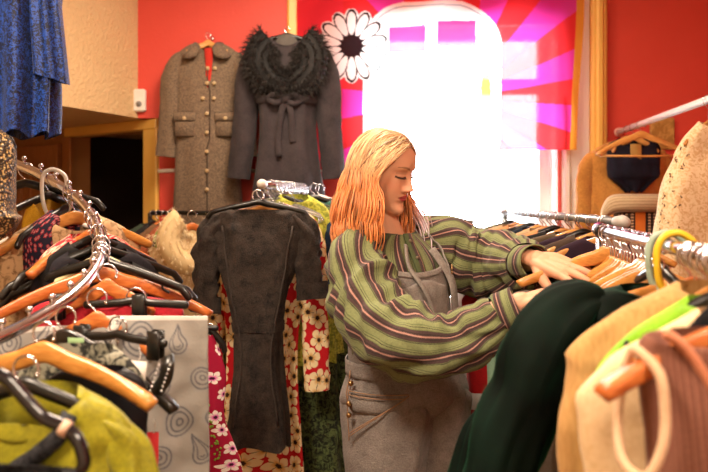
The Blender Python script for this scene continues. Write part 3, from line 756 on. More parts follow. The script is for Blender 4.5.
# hair
rr = random.Random(5); b = MB(); hc = []
def scalp(d, ex=0): return V((d.x * (.074 + ex), d.y * (.093 + ex) + (-.0), d.z * (.117 + ex)))
def strand(az, el, side, tip=None, pale=0, zend=None):
    n = []
    r0 = V((math.sin(az) * math.cos(el), math.cos(az) * math.cos(el), math.sin(el)))
    ta = max(abs(az), math.radians(rr.uniform(76, 90))) * 1.0; ta = min(ta, PI * .99)
    if abs(az) < 1.25: ta = math.radians(rr.uniform(72, 116))
    ta *= side; te = rr.uniform(-.22, .05)
    t1 = V((math.sin(ta) * math.cos(te), math.cos(ta) * math.cos(te), math.sin(te)))
    lift = rr.uniform(.006, .022) if side > 0 else rr.uniform(.001, .008)
    if side < 0 and abs(az) < 1.25: ta = -math.radians(rr.uniform(84, 125))
    om = math.acos(max(-1, min(1, r0.dot(t1)))); P = []
    for k in range(8):
        u = k / 7; d = (r0 * math.sin((1 - u) * om) + t1 * math.sin(u * om)) / math.sin(om) if om > 1e-3 else t1
        P.append(hw_(scalp(d.normalized(), .002 + lift * math.sin(min(1, u * 1.6) * PI / 2))))
    out = (P[-1] - HC); out.z = 0; out.normalize(); zend = zend if zend else rr.gauss(1.305 if side < 0 or az > 2.6 else 1.285, .016)
    base = P[-1]; ph = rr.uniform(0, .5) + round(ta * 3.2 + r0.z * 2) * 1.9; tz = base.z - zend
    sway = V((rr.gauss(0, .006), rr.gauss(0, .006), 0)) + out * rr.uniform(-.004, .018)
    for k in range(1, 13):
        u = k / 12; wv = math.sin(ph + u * 6.4) * .019 * sm(0, .3, u)
        side_v = V((-out.y, out.x, 0))
        P.append(base + V((0, 0, -tz * u)) + sway * math.sin(u * PI * .6) + out * (wv * .8 - .012 * sm(.65, 1, u) + (.03 * u if pale else .012 * sm(.1, .6, u))) + side_v * wv + (V((.050, -.01, 0)) * sm(.1, .9, u) if pale else V((0, 0, 0))))
    r = rr.uniform(.0012, .0023)
    N = len(P); o = len(b.v)
    b.tube(P, [r * (.55 + .45 * sm(0, .2, i / N)) * (1 - .45 * sm(.85, 1, i / N)) for i in range(N)], 4, cap=False)
    g = rr.uniform(.80, 1.15) * (1 + .55 * nz(ta * 5.5, r0.z * 4, side) + .25 * nz(ta * 17, r0.z * 9, side)); 
    for i in range(N):
        u = i / N; ca_ = (.88, .58, .32); cb_ = (.78, .28, .085); cc_ = (.86, .40, .18)
        c = tuple(lerp(lerp(ca_[q], cb_[q], sm(.12, .5, u)), cc_[q], sm(.8, 1, u) * .6) for q in range(3))
        if pale: c = tuple(lerp(c[q], (.82, .66, .72)[q], sm(.5, .75, u)) for q in range(3))
        if rr_d < .16: c = tuple(x * .38 for x in c)  # random strands coloured darker to imitate shaded gaps in the hair
        for _ in range(4): hc.append(tuple(min(1, x * g) for x in c))
for i in range(5200):
    az = rr.uniform(-PI, PI); el = math.asin(rr.uniform(.02, .999)); rr_d = rr.random()
    if abs(az) < 1.0 and el < math.radians(47 - 9 * abs(az)): continue
    if abs(az) < 1.35 and el < math.radians(18): continue
    side = 1 if (az + .12 * math.cos(el)) > 0 else -1
    if abs(abs(az) - PI) < .5: side = 1 if az > 0 else -1
    strand(az, el, side)
for i in range(420):   # back and nape
    az = PI + rr.uniform(-1.5, 1.5); az = az - 2*PI if az > PI else az; rr_d = rr.random(); strand(az, rr.uniform(-.25, .2), 1 if az > 0 else -1)
for i in range(90):
    rr_d = .5; strand(-rr.uniform(.9, 1.3), math.radians(rr.uniform(15, 50)), -1, pale=1, zend=rr.gauss(1.29, .02))
hairm = vcol('copper_hair', .42, .1, .5)
hair = obj('hair', b, hairm, person, world=True, cols=hc)
# ---- striped shirt ----
G1, G2_, BR, PK, DK = '#7c8258', '#646a48', '#4c3a38', '#b08478', '#352c2c'
ST = [(0, G1), (.10, G2_), (.14, G1), (.20, DK), (.225, G1), (.30, G2_), (.33, BR), (.44, DK), (.48, BR), (.52, PK), (.585, BR), (.64, DK), (.67, BR), (.78, G2_), (.82, DK), (.84, G1)]
shirt_m = stripes('striped_flannel', .054, ST, 0, .9, bump=.35)
cuff_m = stripes('striped_flannel_cuff', .040, ST, 0, .9)
dgreen = stripes('striped_flannel_dark', .05, [(0, '#4e5638'), (.35, '#2c2822'), (.5, '#6a7446'), (.62, BR), (.72, '#a87a66'), (.78, BR)], 0, .9)
b = MB(); rg = []; uv = []
for z in [.93 + .0125 * i for i in range(34)]:
    row = []; ru = []
    for i in range(81):
        a = -PI + 2*PI*i/80
        off = .010 + .010 * nz(a * 2.2, z * 6, 3) + .006 * nz(a * 6, z * 22, 9)
        row.append(tpt(a, z, off)); ru.append((a * .165 + .01, z))
    rg.append(row); uv.append(ru)
b.rings(rg, uv, False)
shirt = obj('shirt', b, shirt_m, person, world=True)
def sleeve(name, path, rad, amp, seed, flatn, k=9, m=56, parent=None, mat=None, uo=0):
    P = catmull(path, k); rs = cat1(rad, k); rg = []; uv = []; Lc = 0; ax = V(flatn)
    for i, p in enumerate(P):
        if i: Lc += (P[i] - P[i-1]).length
        tn = (P[min(i+1, len(P)-1)] - P[max(i-1, 0)]).normalized(); ax = (ax - tn * ax.dot(tn)).normalized(); bx = tn.cross(ax); row = []
        for q in range(m + 1):
            a = 2*PI*q/m; e = math.cos(a), math.sin(a)
            w1 = nz(e[0] * 1.1 + seed, e[1] * 1.1, Lc * 16); w2 = 1 - abs(nz(e[0] * 1.6 + Lc * 9, e[1] * 1.6 - Lc * 7, Lc * 13 + seed)) * 2.6; w3 = nz(e[0] * 3 + seed, e[1] * 3, Lc * 40)
            r = rs[i] * (1 + amp * (.8 * w1 + .55 * w2 + .25 * w3) * sm(0, .05, Lc) * sm(0, .03, (len(P) - 1 - i) * .01 + .004))
            sag = .0
            row.append(p + (ax * e[0] + bx * e[1]) * r)
        rg.append(row); uv.append([(q / m * 2*PI*rad[len(rad)//2] + uo, Lc) for q in range(m + 1)])
    b = MB(); b.rings(rg, uv, False); return obj(name, b, mat or shirt_m, parent or shirt, world=True), P, rs
s0R = tc(1.29) - TL * .085
sleeve('sleeve', [s0R, at(356, 262, 1.86), at(365, 292, 1.80), at(384, 325, 1.72), at(414, 342, 1.665), at(452, 343, 1.64), at(486, 328, 1.62), at(503, 315, 1.61)],
       [.060, .078, .086, .088, .084, .068, .056, .050], .30, 1.0, (0, -1, 0))
s0L = tc(1.30) + TL * .09
sleeve('sleeve', [s0L, at(437, 246, 2.09), at(458, 258, 2.10), at(484, 262, 2.09), at(507, 264, 2.03), at(522, 265, 1.94), at(527, 264, 1.88)],
       [.060, .092, .108, .100, .092, .074, .058], .22, 4.0, (0, 0, 1), uo=.02)
def cuff(c0, c1, r, seed):
    c0, c1 = V(c0), V(c1); tn = (c1 - c0).normalized(); ax = tn.orthogonal().normalized(); bx = tn.cross(ax); b = MB(); rg = []; uv = []
    for (s_, q) in ((.0, .97), (0, 1.06), (.15, 1.09), (.5, 1.06), (.85, 1.03), (1, 1.04), (1.0, .97), (.7, .93)):
        c = c0.lerp(c1, s_); rg.append([c + (ax * math.cos(2*PI*i/40) + bx * math.sin(2*PI*i/40)) * (r * q * (1 + .05 * nz(math.cos(2*PI*i/40) * 2 + seed, math.sin(2*PI*i/40) * 2, s_ * 2))) for i in range(41)]); uv.append([(s_ * .055 + i * .0009, i * .01) for i in range(41)])
    b.rings(rg, uv, False); obj('cuff', b, cuff_m, shirt, world=True)
cuff(at(500, 315, 1.61), at(519, 306, 1.60), .047, 1)
cuff(at(522, 263, 1.90), at(536, 261.5, 1.825), .045, 2)
# collar: stand and two leaves, dark inner side
for s in (-1, 1):
    b = MB(); rg = []; uv = []
    for i in range(13):
        a = s * lerp(.22, PI, i / 12); zt_ = 1.362 - .022 * (1 - i / 12); wd2 = lerp(.052, .032, sm(0, .5, i / 12))
        p1 = tpt(a, 1.34, .004); p1.z = zt_; p2 = tpt(a, 1.325, .014 + .012 * (1 - i/12)); p2.z = zt_ - wd2; p0 = tpt(a, 1.345, -.006); p0.z = zt_ - .03
        rg.append([p0, (p0 + p1) / 2 + V((0, 0, .006)), p1 + V((0, 0, .004)), p1 * .6 + p2 * .4, p2, p2 - V((0, 0, .002)), p1 * .5 + p2 * .5 - TF * .002]); uv.append([(i * .01, q * .01) for q in range(7)])
    b.rings(rg, uv, False); obj('collar', b, dgreen, shirt, world=True)
b = MB()   # button placket
strip(b, [tpt(.04, 1.345 - .02 * i, .014 + .003 * nz(i * .9)) for i in range(9)], .03, TF, .003); obj('button_placket', b, dgreen, shirt, world=True)
pass
for i in range(4): b = MB(); b.ball(tpt(.04, 1.325 - .045 * i, .019), (.0055, .0055, .0055), 8); obj('button', b, plain('shirt_button', '#6a5a48', .4), shirt, world=True)
# ---- overalls ----
den = fabric('washed_grey_denim', '#8e8680', '#6b635e', .9, .15, 700, .5, 26, wr=.5)
den2 = fabric('washed_denim_seam', '#989089', '#756c66', .9, .1, 700, .4)
thread = plain('orange_thread', '#9a7658', .8)
def hipoff(z): return .016 + .010 * sm(.98, .86, z) - .05 * sm(.885, .82, z)
b = MB(); rg = []; uv = []
for z in [1.06 - .0125 * i for i in range(20)]:
    if z < .815: break
    rg.append([tpt(-PI + 2*PI*i/88, z, hipoff(z) + .007 * nz(i * .28, z * 9) * sm(1.05, .9, z) + .004 * math.sin(i * .9) * sm(.98, .86, z)) for i in range(89)]); uv.append([(i * .013, z) for i in range(89)])
b.rings(rg, uv, False)
for s in (-1, 1):
    rg = []; uv = []
    for j in range(44):
        z = .90 - .019 * j; u = j / 43
        c = tc(.86) + TL * s * lerp(.076, .100, u) - TF * .01 * u; rr_ = lerp(.118, .100, sm(0, .4, u)) * sm(-.10, .04, u); ry = lerp(.150, .108, sm(0, .45, u)) * sm(-.10, .04, u)
        rg.append([V((c.x, c.y, z)) + TL * (math.cos(2*PI*i/56) * (rr_ + .008 * nz(math.cos(2*PI*i/56) * 2.4 + s, math.sin(2*PI*i/56) * 2.4, z * 3.5) + .005 * nz(i * .5, z * 16, s))) + TF * (math.sin(2*PI*i/56) * (ry + .012 * nz(math.cos(2*PI*i/56) * 2.2, math.sin(2*PI*i/56) * 2.2 + s, z * 3) + .004 * nz(i * .4, z * 18, s))) for i in range(57)]); uv.append([(i * .011, z) for i in range(57)])
    b.rings(rg, uv, False)
ov = obj('overalls', b, den, person, world=True)
def patch(name, a0, a1, zf0, zf1, off, mat, parent=ov, na=24, nzr=20, th=.003, seed=0, amp=.003):
    b = MB(); G = {}
    for side in (0, 1):
        for j in range(nzr + 1):
            for i in range(na + 1):
                a = lerp(a0, a1, i / na); z = lerp(zf0(a), zf1(a), j / nzr)
                G[side, i, j] = len(b.v); b.v.append(tpt(a, z, (off(z) if callable(off) else off) + (th if side == 0 else 0) + amp * nz(a * 7 + seed, z * 24))); b.uv.append((a * .15, z))
    for j in range(nzr):
        for i in range(na):
            b.f.append((G[0,i,j], G[0,i+1,j], G[0,i+1,j+1], G[0,i,j+1])); b.f.append((G[1,i,j], G[1,i,j+1], G[1,i+1,j+1], G[1,i+1,j]))
    for j in range(nzr):
        b.f.append((G[0,0,j], G[0,0,j+1], G[1,0,j+1], G[1,0,j])); b.f.append((G[0,na,j+1], G[0,na,j], G[1,na,j], G[1,na,j+1]))
    for i in range(na):
        b.f.append((G[0,i+1,0], G[0,i,0], G[1,i,0], G[1,i+1,0])); b.f.append((G[0,i,nzr], G[0,i+1,nzr], G[1,i+1,nzr], G[1,i,nzr]))
    b.m = [0] * len(b.f); return obj(name, b, mat, parent, world=True)
BT = lambda a: 1.258 - .018 * math.cos(a * 2.4) + .0 * a
patch('bib', -.74, .74, lambda a: .985, BT, .022, den)
patch('bib_pocket', -.46, .46, lambda a: 1.07, lambda a: 1.212 + .010 * math.cos(a * 6.5), .027, den2)
patch('bib_hem', -.74, .74, lambda a: BT(a) - .012, lambda a: BT(a) + .003, .025, den2, nzr=3)
patch('waistband', -PI, PI, lambda a: .955, lambda a: .995, .021, den, na=72, nzr=4)
# slanted hip pocket with stitched flap on her right hip
hz = lambda z: hipoff(z) + .003
patch('hip_pocket', -1.55, -.55, lambda a: .80 + (a + 1.55) * .075, lambda a: .925, hz, den, th=.004)
b = MB()
for (a0, z0, a1, z1) in ((-1.55, .925, -.55, .925), (-1.55, .915, -.60, .915), (-1.55, .80, -.55, .922), (-1.55, .808, -.60, .915), (-1.55, .79, -1.55, .93)):
    b.tube([tpt(lerp(a0, a1, k/12), lerp(z0, z1, k/12), hz(.88) + .0095) for k in range(13)], .0014, 5)
b.tube([tpt(-1.62, .975 - .02 * k, hipoff(.95 - .02*k) + .011) for k in range(8)], .0018, 5)
obj('pocket_stitching', b, thread, ov, world=True)
b = MB()
for z in (.945, .892, .862):
    b = MB(); b.ball(tpt(-1.5, z, hz(.9) + .013), (.008, .008, .008), 10); obj('button', b, plain('brass_button', '#9c7a50', .35, .9), ov, world=True)
# b.lathe((0, 0, 0), [(.0, 0)], 3) if False else b.ball(tpt(-1.5, z, hz(.9) + .013), (.008, .008, .008), 10)
pass
nrmF = TF
for s in (-1, 1):
    pts = [tpt(s * .62, 1.225, .034), tpt(s * .62, 1.250, .034)] + [tpt(s * lerp(.60, .95, k / 5), 1.258 + .014 * k, .026) for k in range(1, 6)]
    pts += [tpt(s * 1.5, 1.333, .018), tpt(s * 2.1, 1.32, .02), tpt(s * 2.6, 1.26, .02), tpt(s * 2.9, 1.15, .022), tpt(s * PI, 1.0, .022)]
    P = catmull(pts, 4); b = MB(); strip(b, P, .034, [(p - tc(p.z - .05)).normalized() for p in P], .003); obj('shoulder_strap', b, den2, ov, world=True)
    b = MB(); c = tpt(s * .62, 1.238, .042); n_ = (c - tc(1.2)).normalized(); sd = n_.cross(V((0, 0, 1)))
    b.tube([c + sd * (.012 * math.cos(q)) + V((0, 0, .017 * math.sin(q))) for q in [2*PI*k/16 for k in range(17)]], .0022, 6)
    b.ball(c - V((0, 0, .022)), (.0075, .0075, .0075), 10); b.tube([c - V((0, 0, .02)), c - V((0, 0, .008))], .002, 6)
    obj('buckle', b, plain('brass_button', '#9c7a50', .35, .9), ov, world=True)
# long loose strap tail over the bib
b = MB(); P = catmull([tpt(-.12, 1.315, .022), tpt(-.20, 1.26, .030), tpt(-.10, 1.20, .040), tpt(.02, 1.13, .042), tpt(.05, 1.06, .036)], 6)
strip(b, P, .014, TF, .003); obj('loose_strap', b, den2, ov, world=True)
b = MB(); P = catmull([tpt(.50, 1.30, .022), tpt(.56, 1.22, .038), tpt(.66, 1.14, .040), tpt(.74, 1.04, .034)], 6); strip(b, P, .026, TF, .003); obj('loose_strap', b, den2, ov, world=True)
# shoes on the floor
for s in (-1, 1):
    kn_ = tc(.48) + TL * s * .10 + TF * .02; an = V((kn_.x, kn_.y, 0)) - TF * .05
    b = MB(); b.tube(catmull([an - TF * .045 + V((0, 0, .05)), an + TF * .05 + V((0, 0, .05)), an + TF * .14 + V((0, 0, .042)), an + TF * .185 + V((0, 0, .036))], 4), cat1([.046, .048, .044, .034], 4), 14, rnd=True)
    obj('shoe', b, plain('shoe_leather', '#3a2a22', .5), person, world=True)
# ================= back wall coats =================
def nail(p, label):
    t = thing('wall_hook', label, 'hook', p); b = MB(); b.tube([V((0, .02, 0)), V((0, -.012, 0)), V((0, -.022, .004)), V((0, -.024, .014))], .003, 6, rnd=True); obj('hook_pin', b, chrome, t)
    b = MB(); b.lathe((0, .012, 0), [(.0005, 0), (.009, 0), (.009, .004), (.0005, .005)], 12, axis='Y'); obj('wall_plate', b, chrome, t)
DC = 3.68
p1 = at(208, 33, DC); nail(V((p1.x, DB - .018, p1.z - .004)), 'small metal hook in the red wall holding the brown tweed coat')
hanger('wood', 'wooden hanger inside the brown tweed coat on the red wall', p1, 0, hw=.115, drop=.05, stem=.035, hr=.014, mat=wood_l, group=None, wr=.0016)
tweed = mottled('brown_tweed', '#857059', '#51443a', 160, .5, .16, .95, .15)
tw, tpt_ = garment('tweed_coat', 'long brown tweed coat with big collar and flap pockets hanging on the red wall', 'coat', p1, 0, tweed, hw=.178, nw=.070, ztop=-.048, slope=.085, L=1.02, waist=.165, hem=.19, dsh=.035, dhem=.075, folds=.006, nf=6, neck=.05, seed=3,
    sleeve=dict(len=.53, r0=.062, r1=.052, out=.055), wr=.003)
def frontpt(fn, k, x, off=.003):
    best = None
    for q in range(60):
        a = PI + PI * q / 59; p = fn(k, a)
        if best is None or abs(p.x - x) < abs(best.x - x): best = p
    return best + V((0, -off, 0))
def kz(fn, z):
    lo, hi = 0, 4
    for _ in range(24):
        m = (lo + hi) / 2
        if fn(m, 1.2).z > z: lo = m
        else: hi = m
    return lo
b = MB()
for s in (-1, 1):   # rounded collar leaves
    rg = []
    for i in range(13):
        u = i / 12; a = s * lerp(0.0, 1, u)
        top = V((s * lerp(.075, .030, u), lerp(.02, -.045, sm(0, .6, u)), lerp(-.045, -.085, u ** 1.6))); w_ = .095 * math.sin(PI * min(1, .25 + u * .62)) + .018
        o_ = V((s * lerp(.9, .35, u), -.3, -1)).normalized()
        rg.append([top, top + o_ * w_ * .35 + V((0, -.012, 0)), top + o_ * w_ * .7 + V((0, -.014, 0)), top + o_ * w_ + V((0, -.010, 0)), top + o_ * w_ + V((0, -.004, 0)), top + o_ * w_ * .4 + V((0, -.002, 0))])
    b = MB(); b.rings(rg, None, True, True, True); obj('collar', b, tweed, tw)
btn = plain('horn_button', '#b39a72', .35)
for s in (-1, 1):
    b = MB(); b.lathe((s * .078, -.062, -.125), [(.0005, 0), (.011, 0), (.012, .004), (.0005, .005)], 14, axis='Y'); obj('button', b, btn, tw)
b = MB(); strip(b, [frontpt(tpt_, kz(tpt_, -.12 - .05 * i), .018 - .0 * i, .002) for i in range(19)], .006, (0, -1, 0), .004); obj('front_edge', b, fabric('tweed_edge', '#4a3c32'), tw)
lining = fabric('red_lining', '#c23426', '#9c2218')
b = MB(); strip(b, catmull([(.012, -.040, -.09), (.016, -.052, -.17), (.014, -.058, -.26), (.006, -.060, -.36)], 5), [.05 - .0024 * i for i in range(16)], (0, -1, 0), .003); obj('lining', b, lining, tw)
for z in (-.20, -.28, -.36, -.44, -.54, -.64, -.74, -.84):
    for dx in ((0, .045) if z > -.4 else (.012,)):
        b = MB(); p = frontpt(tpt_, kz(tpt_, z), dx, .012); b.lathe(p, [(.0005, 0), (.010, 0), (.011, .004), (.0005, .005)], 12, axis='Y'); obj('button', b, btn, tw)
for s in (-1, 1):
    b = MB(); c = frontpt(tpt_, kz(tpt_, -.50), s * .105, .012); b.box(c, (.105, .016, .12), 0, 0, .006); b.box(c + V((0, -.008, .045)), (.115, .014, .048), 0, 0, .006); obj('flap_pocket', b, tweed, tw)
    b = MB(); b.lathe(c + V((0, -.018, .035)), [(.0005, 0), (.010, 0), (.011, .004), (.0005, .005)], 12, axis='Y'); obj('button', b, btn, tw)
# charcoal coat with fur collar
p2 = at(287, 27, 3.56); nail(V((p2.x, DB - .018, p2.z - .004)), 'small metal hook in the red wall holding the fur collared coat')
hanger('slim', 'black hanger inside the charcoal fur collared coat', p2, 0, hw=.17, drop=.045, stem=.035, hr=.014)
chm = fabric('charcoal_wool', '#403839', '#2b2628', .95, .3, 500, .2, 14)
cc, cpt = garment('winter_coat', 'charcoal belted wool coat with black fur collar hanging beside the flag', 'coat', p2, 0, chm, hw=.190, nw=.075, ztop=-.045, slope=.080, L=.98, waist=.145, hem=.215, dsh=.045, dhem=.11, folds=.016, nf=5, neck=.06, seed=8,
    sleeve=dict(len=.66, r0=.068, r1=.058, out=.075), wr=.004)
pn = []; b = MB(); rg = []
for i in range(41):
    q = -2.45 + 4.9 * i / 40
    c = V((.135 * math.sin(q) * (1 + .05 * math.cos(q)), -.050 - .03 * math.cos(q), -.165 - .150 * math.cos(q) * (1 if math.cos(q) > 0 else .75)))
    tnn = V((math.cos(q), 0, math.sin(q))); r = lerp(.060, .080, sm(0, .5, abs(math.sin(q / 1.2)))); o_ = V((math.sin(q), 0, -math.cos(q)))
    rg.append([c + o_ * (r * math.cos(a)) + V((0, -r * .7 * math.sin(a), 0)) for a in [2*PI*k/14 for k in range(14)]])
    for k in range(14):
        a = 2*PI*k/14; pn.append((rg[-1][k], (o_ * math.cos(a) + V((0, -math.sin(a), 0))).normalized()))
b.rings(rg, None, True, True, True); fur(b, pn, 8000, .040, .0013, .25, 3)
fc = obj('fur_collar', b, furmat('black_fur', '#0e0c0b', '#3a3430'), cc)
b = MB(); b.box((.006, -.018, -.085), (.052, .003, .036), .06, 0, .001); obj('neck_label', b, plain('white_label', '#e8e4dc', .7, vary=0), cc)
b = MB(); b.lathe((0, -.005, -.10), [(.001, -.02), (.06, -.015), (.058, .03), (.001, .035)], 20, axis='Y'); obj('neck_lining', b, fabric('grey_lining', '#5c5650'), cc)
b = MB(); rg = []
for zq in (-.405, -.40, -.385, -.37, -.365):
    k = kz(cpt, zq); rg.append([cpt(k, 2*PI*i/40) * 1.0 + V((math.cos(2*PI*i/40) * .010, math.sin(2*PI*i/40) * (.012 if zq in (-.40, -.385, -.37) else .004), 0)) for i in range(40)])
b.rings(rg, None, True); obj('belt', b, chm, cc)
b = MB(); kp = V((.0, -.10, -.385)); b.ball(kp, (.028, .022, .026), 12)
strip(b, catmull([kp, kp + V((-.05, -.01, .022)), kp + V((-.085, 0, 0)), kp + V((-.045, -.012, -.022)), kp], 5), .028, (0, -1, 0), .004)
strip(b, catmull([kp, kp + V((.05, -.012, .018)), kp + V((.075, 0, -.008)), kp + V((.04, -.012, -.026)), kp], 5), .026, (0, -1, 0), .004)
strip(b, catmull([kp, kp + V((-.022, -.005, -.09)), kp + V((-.035, .0, -.20)), kp + V((-.03, .0, -.29))], 5), .032, (0, -1, 0), .004)
strip(b, catmull([kp, kp + V((.03, -.005, -.07)), kp + V((.034, .0, -.16)), kp + V((.04, .0, -.22))], 5), .032, (0, -1, 0), .004); obj('belt_bow', b, chm, cc)

# ================= back rack with the black rail =================
def rail(name, label, a, c, r, m, posts=True, cap=None, postm=None):
    a, c = V(a), V(c); t = thing(name, label, 'rail', (a.x, a.y, 0)); o = V((a.x, a.y, 0))
    b = MB(); b.tube([a - o, c - o], r, 16); obj('rail', b, m, t)
    if posts:
        for i, q in enumerate((a, c)):
            b = MB(); b.tube([V((q.x, q.y, .03)) - o, q - o], r * .95, 12); obj('post', b, postm or m, t)
            b = MB(); d = V((-(c - a).y, (c - a).x, 0)).normalized() * .22; b.tube([V((q.x, q.y, .03)) - o - d, V((q.x, q.y, .03)) - o + d], r, 10, rnd=True); obj('foot', b, postm or m, t)
    if cap:
        for i, q in enumerate((a, c)):
            if cap[i]: b = MB(); u = (c - a).normalized() * (1 if i else -1); b.tube([q - o - u * .03, q - o, q - o + u * .012], [r * 1.35, r * 1.7, r * 1.5], 16, rnd=True); obj('end_cap', b, cap[i], t)
    return t
zk = at(0, 213, 3.25).z
rail('clothes_rack', 'black clothes rail low on the back wall under the tweed coat', V((at(150, 213, 3.25).x, 3.25, zk)), V((at(300, 213, 3.25).x, 3.25, zk)), .011, blackm)
rmats = [fabric('dark_green_knit', '#2f3a2c'), fabric('brown_suede', '#6a4a2e'), fabric('black_cotton', '#1d1a19', '#121010'), fabric('rust_knit', '#8a4426'), fabric('grey_wool', '#4c4a48'), fabric('tan_cloth', '#a8845a'), fabric('navy_cloth', '#1e2434'), fabric('olive_cloth', '#565a34')]
cols8 = ['dark green', 'brown', 'black', 'rust', 'grey', 'tan', 'navy', 'olive']
bk = [(153, 0, 'dark green knit top at the wall end of the black rail', 1.1), (158, 2, 'black top just behind the dark green knit on the black rail', 1.2), (164, 1, 'brown suede jacket on the black rail behind the cream fur', 1.25), (170, 3, 'rust knit between brown suede and cream fur on the black rail', 1.3), (232, 5, 'tan top on the black rail half hidden by the dark denim dress', 1.2), (226, 2, 'black top on the black rail hidden mostly by the dark denim dress', 1.2)]
for i, (px, mi, lb, rz) in enumerate(bk):
    q = at(px, 213, 3.25); q.z = zk + .013
    hanger('wood' if i % 2 else 'slim', 'hanger under the ' + lb.split(' on the')[0].split(' at the')[0], q, rz, mat=wood_r if i % 2 else None, hw=.19)
    garment('hanging_blouse', lb, 'top', q + V((0, 0, -.0)), rz, rmats[mi], hw=.19, L=.8, seed=i, folds=.012, n=40, nl=26, sleeve=dict(len=.5, r0=.055, r1=.042, out=.03), dhem=.05)
# cream fur coat
q = at(192, 213, 3.12); q.z = zk + .013
hanger('wood', 'wooden hanger inside the cream fur coat on the black rail', q, .45, mat=wood_r, hw=.15)
ff, fpt = garment('fur_coat', 'cream fluffy fur coat on the black rail beside the dark denim dress', 'coat', q, .45, fabric('cream_fleece', '#e2c697', '#c9a877', .95, .4, 300, .5, 30), hw=.15, L=1.0, seed=2, folds=.02, nf=6, dhem=.09, dsh=.05, sleeve=dict(len=.6, r0=.06, r1=.055, out=.0), neck=.03)
pn = []; b = MB(); rg = []
for i in range(31):
    qq = -2.6 + 5.2 * i / 30; c = V((.115 * math.sin(qq), -.05 - .02 * math.cos(qq), -.13 - .11 * math.cos(qq))); o_ = V((math.sin(qq), 0, -math.cos(qq))); r = .052
    rg.append([c + o_ * (r * math.cos(a)) + V((0, -r * .8 * math.sin(a), 0)) for a in [2*PI*k/12 for k in range(12)]])
    for k in range(12): pn.append((rg[-1][k], (o_ * math.cos(2*PI*k/12) + V((0, -math.sin(2*PI*k/12), 0))).normalized()))
b.rings(rg, None, True, True, True)
for s in (-1, 1):
    for i in range(500): a = R.uniform(0, 6.28); pn.append((V((s * .135 + math.cos(a) * .05, math.sin(a) * .045, -.10 - R.uniform(0, .40))), V((math.cos(a), math.sin(a), 0))))
for i in range(1500): a = R.uniform(PI, 2*PI); p = fpt(R.uniform(.2, 3.6), a); pn.append((p, V((math.cos(a) * .6, math.sin(a), 0)).normalized()))
fur(b, pn, 11000, .022, .0011, .5, 5); obj('fur_collar', b, furmat('cream_fur', '#d8bb8a', '#f6e6c4'), ff)
q = at(176, 213, 3.16); q.z = zk + .013
garment('slip_dress', 'lime green thin dress edge showing beside the cream fur coat', 'dress', q, 1.15, fabric('lime_satin', '#9fc25a', '#86ab44', .5), hw=.15, L=.9, seed=21, folds=.01, n=40, nl=24, dhem=.04)
hanger('slim', 'black hanger holding the lime green slip dress', q, 1.15, hw=.15)

# ================= middle rack seen end on =================
zm = at(0, 184, 2.3).z
mx0, mx1 = at(262, 184, 2.28), V((at(304, 190, 3.1).x, 3.1, 0)); mx1.z = mx0.z
mr = rail('clothes_rack', 'clothes rack seen end on, clear plastic hooks along its rail', mx0, mx1, .010, chrome, posts=False, cap=(plain('pearl_knob', '#cfc8bc', .3), None))
for yy in (2.78, 3.1):
    u_ = (yy - mx0.y) / (mx1.y - mx0.y); q_ = (mx1 - mx0) * u_; b = MB(); b.tube([V((q_.x, q_.y, .02)), V((q_.x, q_.y, mx0.z))], .010, 12); obj('post', b, chrome, mr)
md = (mx1 - mx0)
def mp(y, dz=.013): u = (y - mx0.y) / md.y; return V((mx0.x + md.x * u, y, mx0.z + dz))
for i in range(11):
    y = 2.42 + .062 * i
    hanger('slim' if i % 2 else 'tubular', 'clear plastic hook hanger crowded on the end on rack', mp(y), .05 * math.sin(i * 2), hw=.17, mat=clearp, hook=clearp, group='clear hangers of the end on rack', hr=.024, wr=.0045, drop=.06, stem=.06)
# dark denim dress
ddm = fabric('black_washed_denim', '#40362f', '#131112', .85, .15, 800, .6, 30, wr=1.0)  # second shade deepened so the colour mottling imitates shading of wrinkles
q = V((at(258, 0, 2.33).x, 2.33, mp(2.33).z - .012)); q = mp(2.33); q.x = at(258, 0, 2.33).x; q.z = at(0, 199, 2.33).z + .03
hanger('slim', 'black hanger carrying the dark denim dress at the front of the end on rack', q, 0, hw=.17, drop=.035, stem=.035, wr=.0028)
dd, dpt = garment('denim_dress', 'dark washed denim dress with rolled short sleeves at the front of the middle rack', 'dress', q, 0, ddm, hw=.155, nw=.10, ztop=-.066, slope=.03, L=.80, waist=.080, hem=.112, dsh=.028, dhem=.05, folds=.010, nf=5, neck=.0, seed=4, wr=.013,
    sleeve=dict(len=(.315, .27), r0=.042, r1=.043, out=.030, cuff=True, fwd=-.012))
seam = fabric('denim_seam_line', '#453c36', '#2a2421')
for s in (-1, 1):
    b = MB(); pts = [frontpt(dpt, kz(dpt, -.12 - .035 * i), s * prof([(0, .118), (6, .085), (12, .05), (19, .075)], i), .0035) for i in range(20)]
    strip(b, pts, .006, (0, -1, 0), .0015); obj('seam', b, seam, dd)
b = MB(); rg = []
for zq in (-.475, -.468, -.450, -.443): rg.append([dpt(kz(dpt, zq), 2*PI*i/40) + V((math.cos(2*PI*i/40) * .004, math.sin(2*PI*i/40) * .005, 0)) for i in range(40)])
b.rings(rg); obj('waist_seam', b, ddm, dd)
# floral dress
fl1 = floral('red_floral', '#c01822', '#f0dcae', '#d9a860', '#2c1c16', 16, .56)
q = mp(2.45); q.x = at(262, 0, 2.45).x; q.z -= .02
hanger('wood', 'wooden hanger holding the red floral dress behind the denim dress', q, 0, hw=.17)
garment('floral_dress', 'red dress with large cream flowers behind the dark denim dress', 'dress', q, 0, fl1, hw=.175, nw=.08, ztop=-.07, slope=.05, L=1.22, waist=.125, hem=.17, dsh=.02, dhem=.05, folds=.014, nf=8, seed=6, sleeve=dict(len=(.78, .60), r0=.048, r1=.046, out=.025, fwd=-.01))
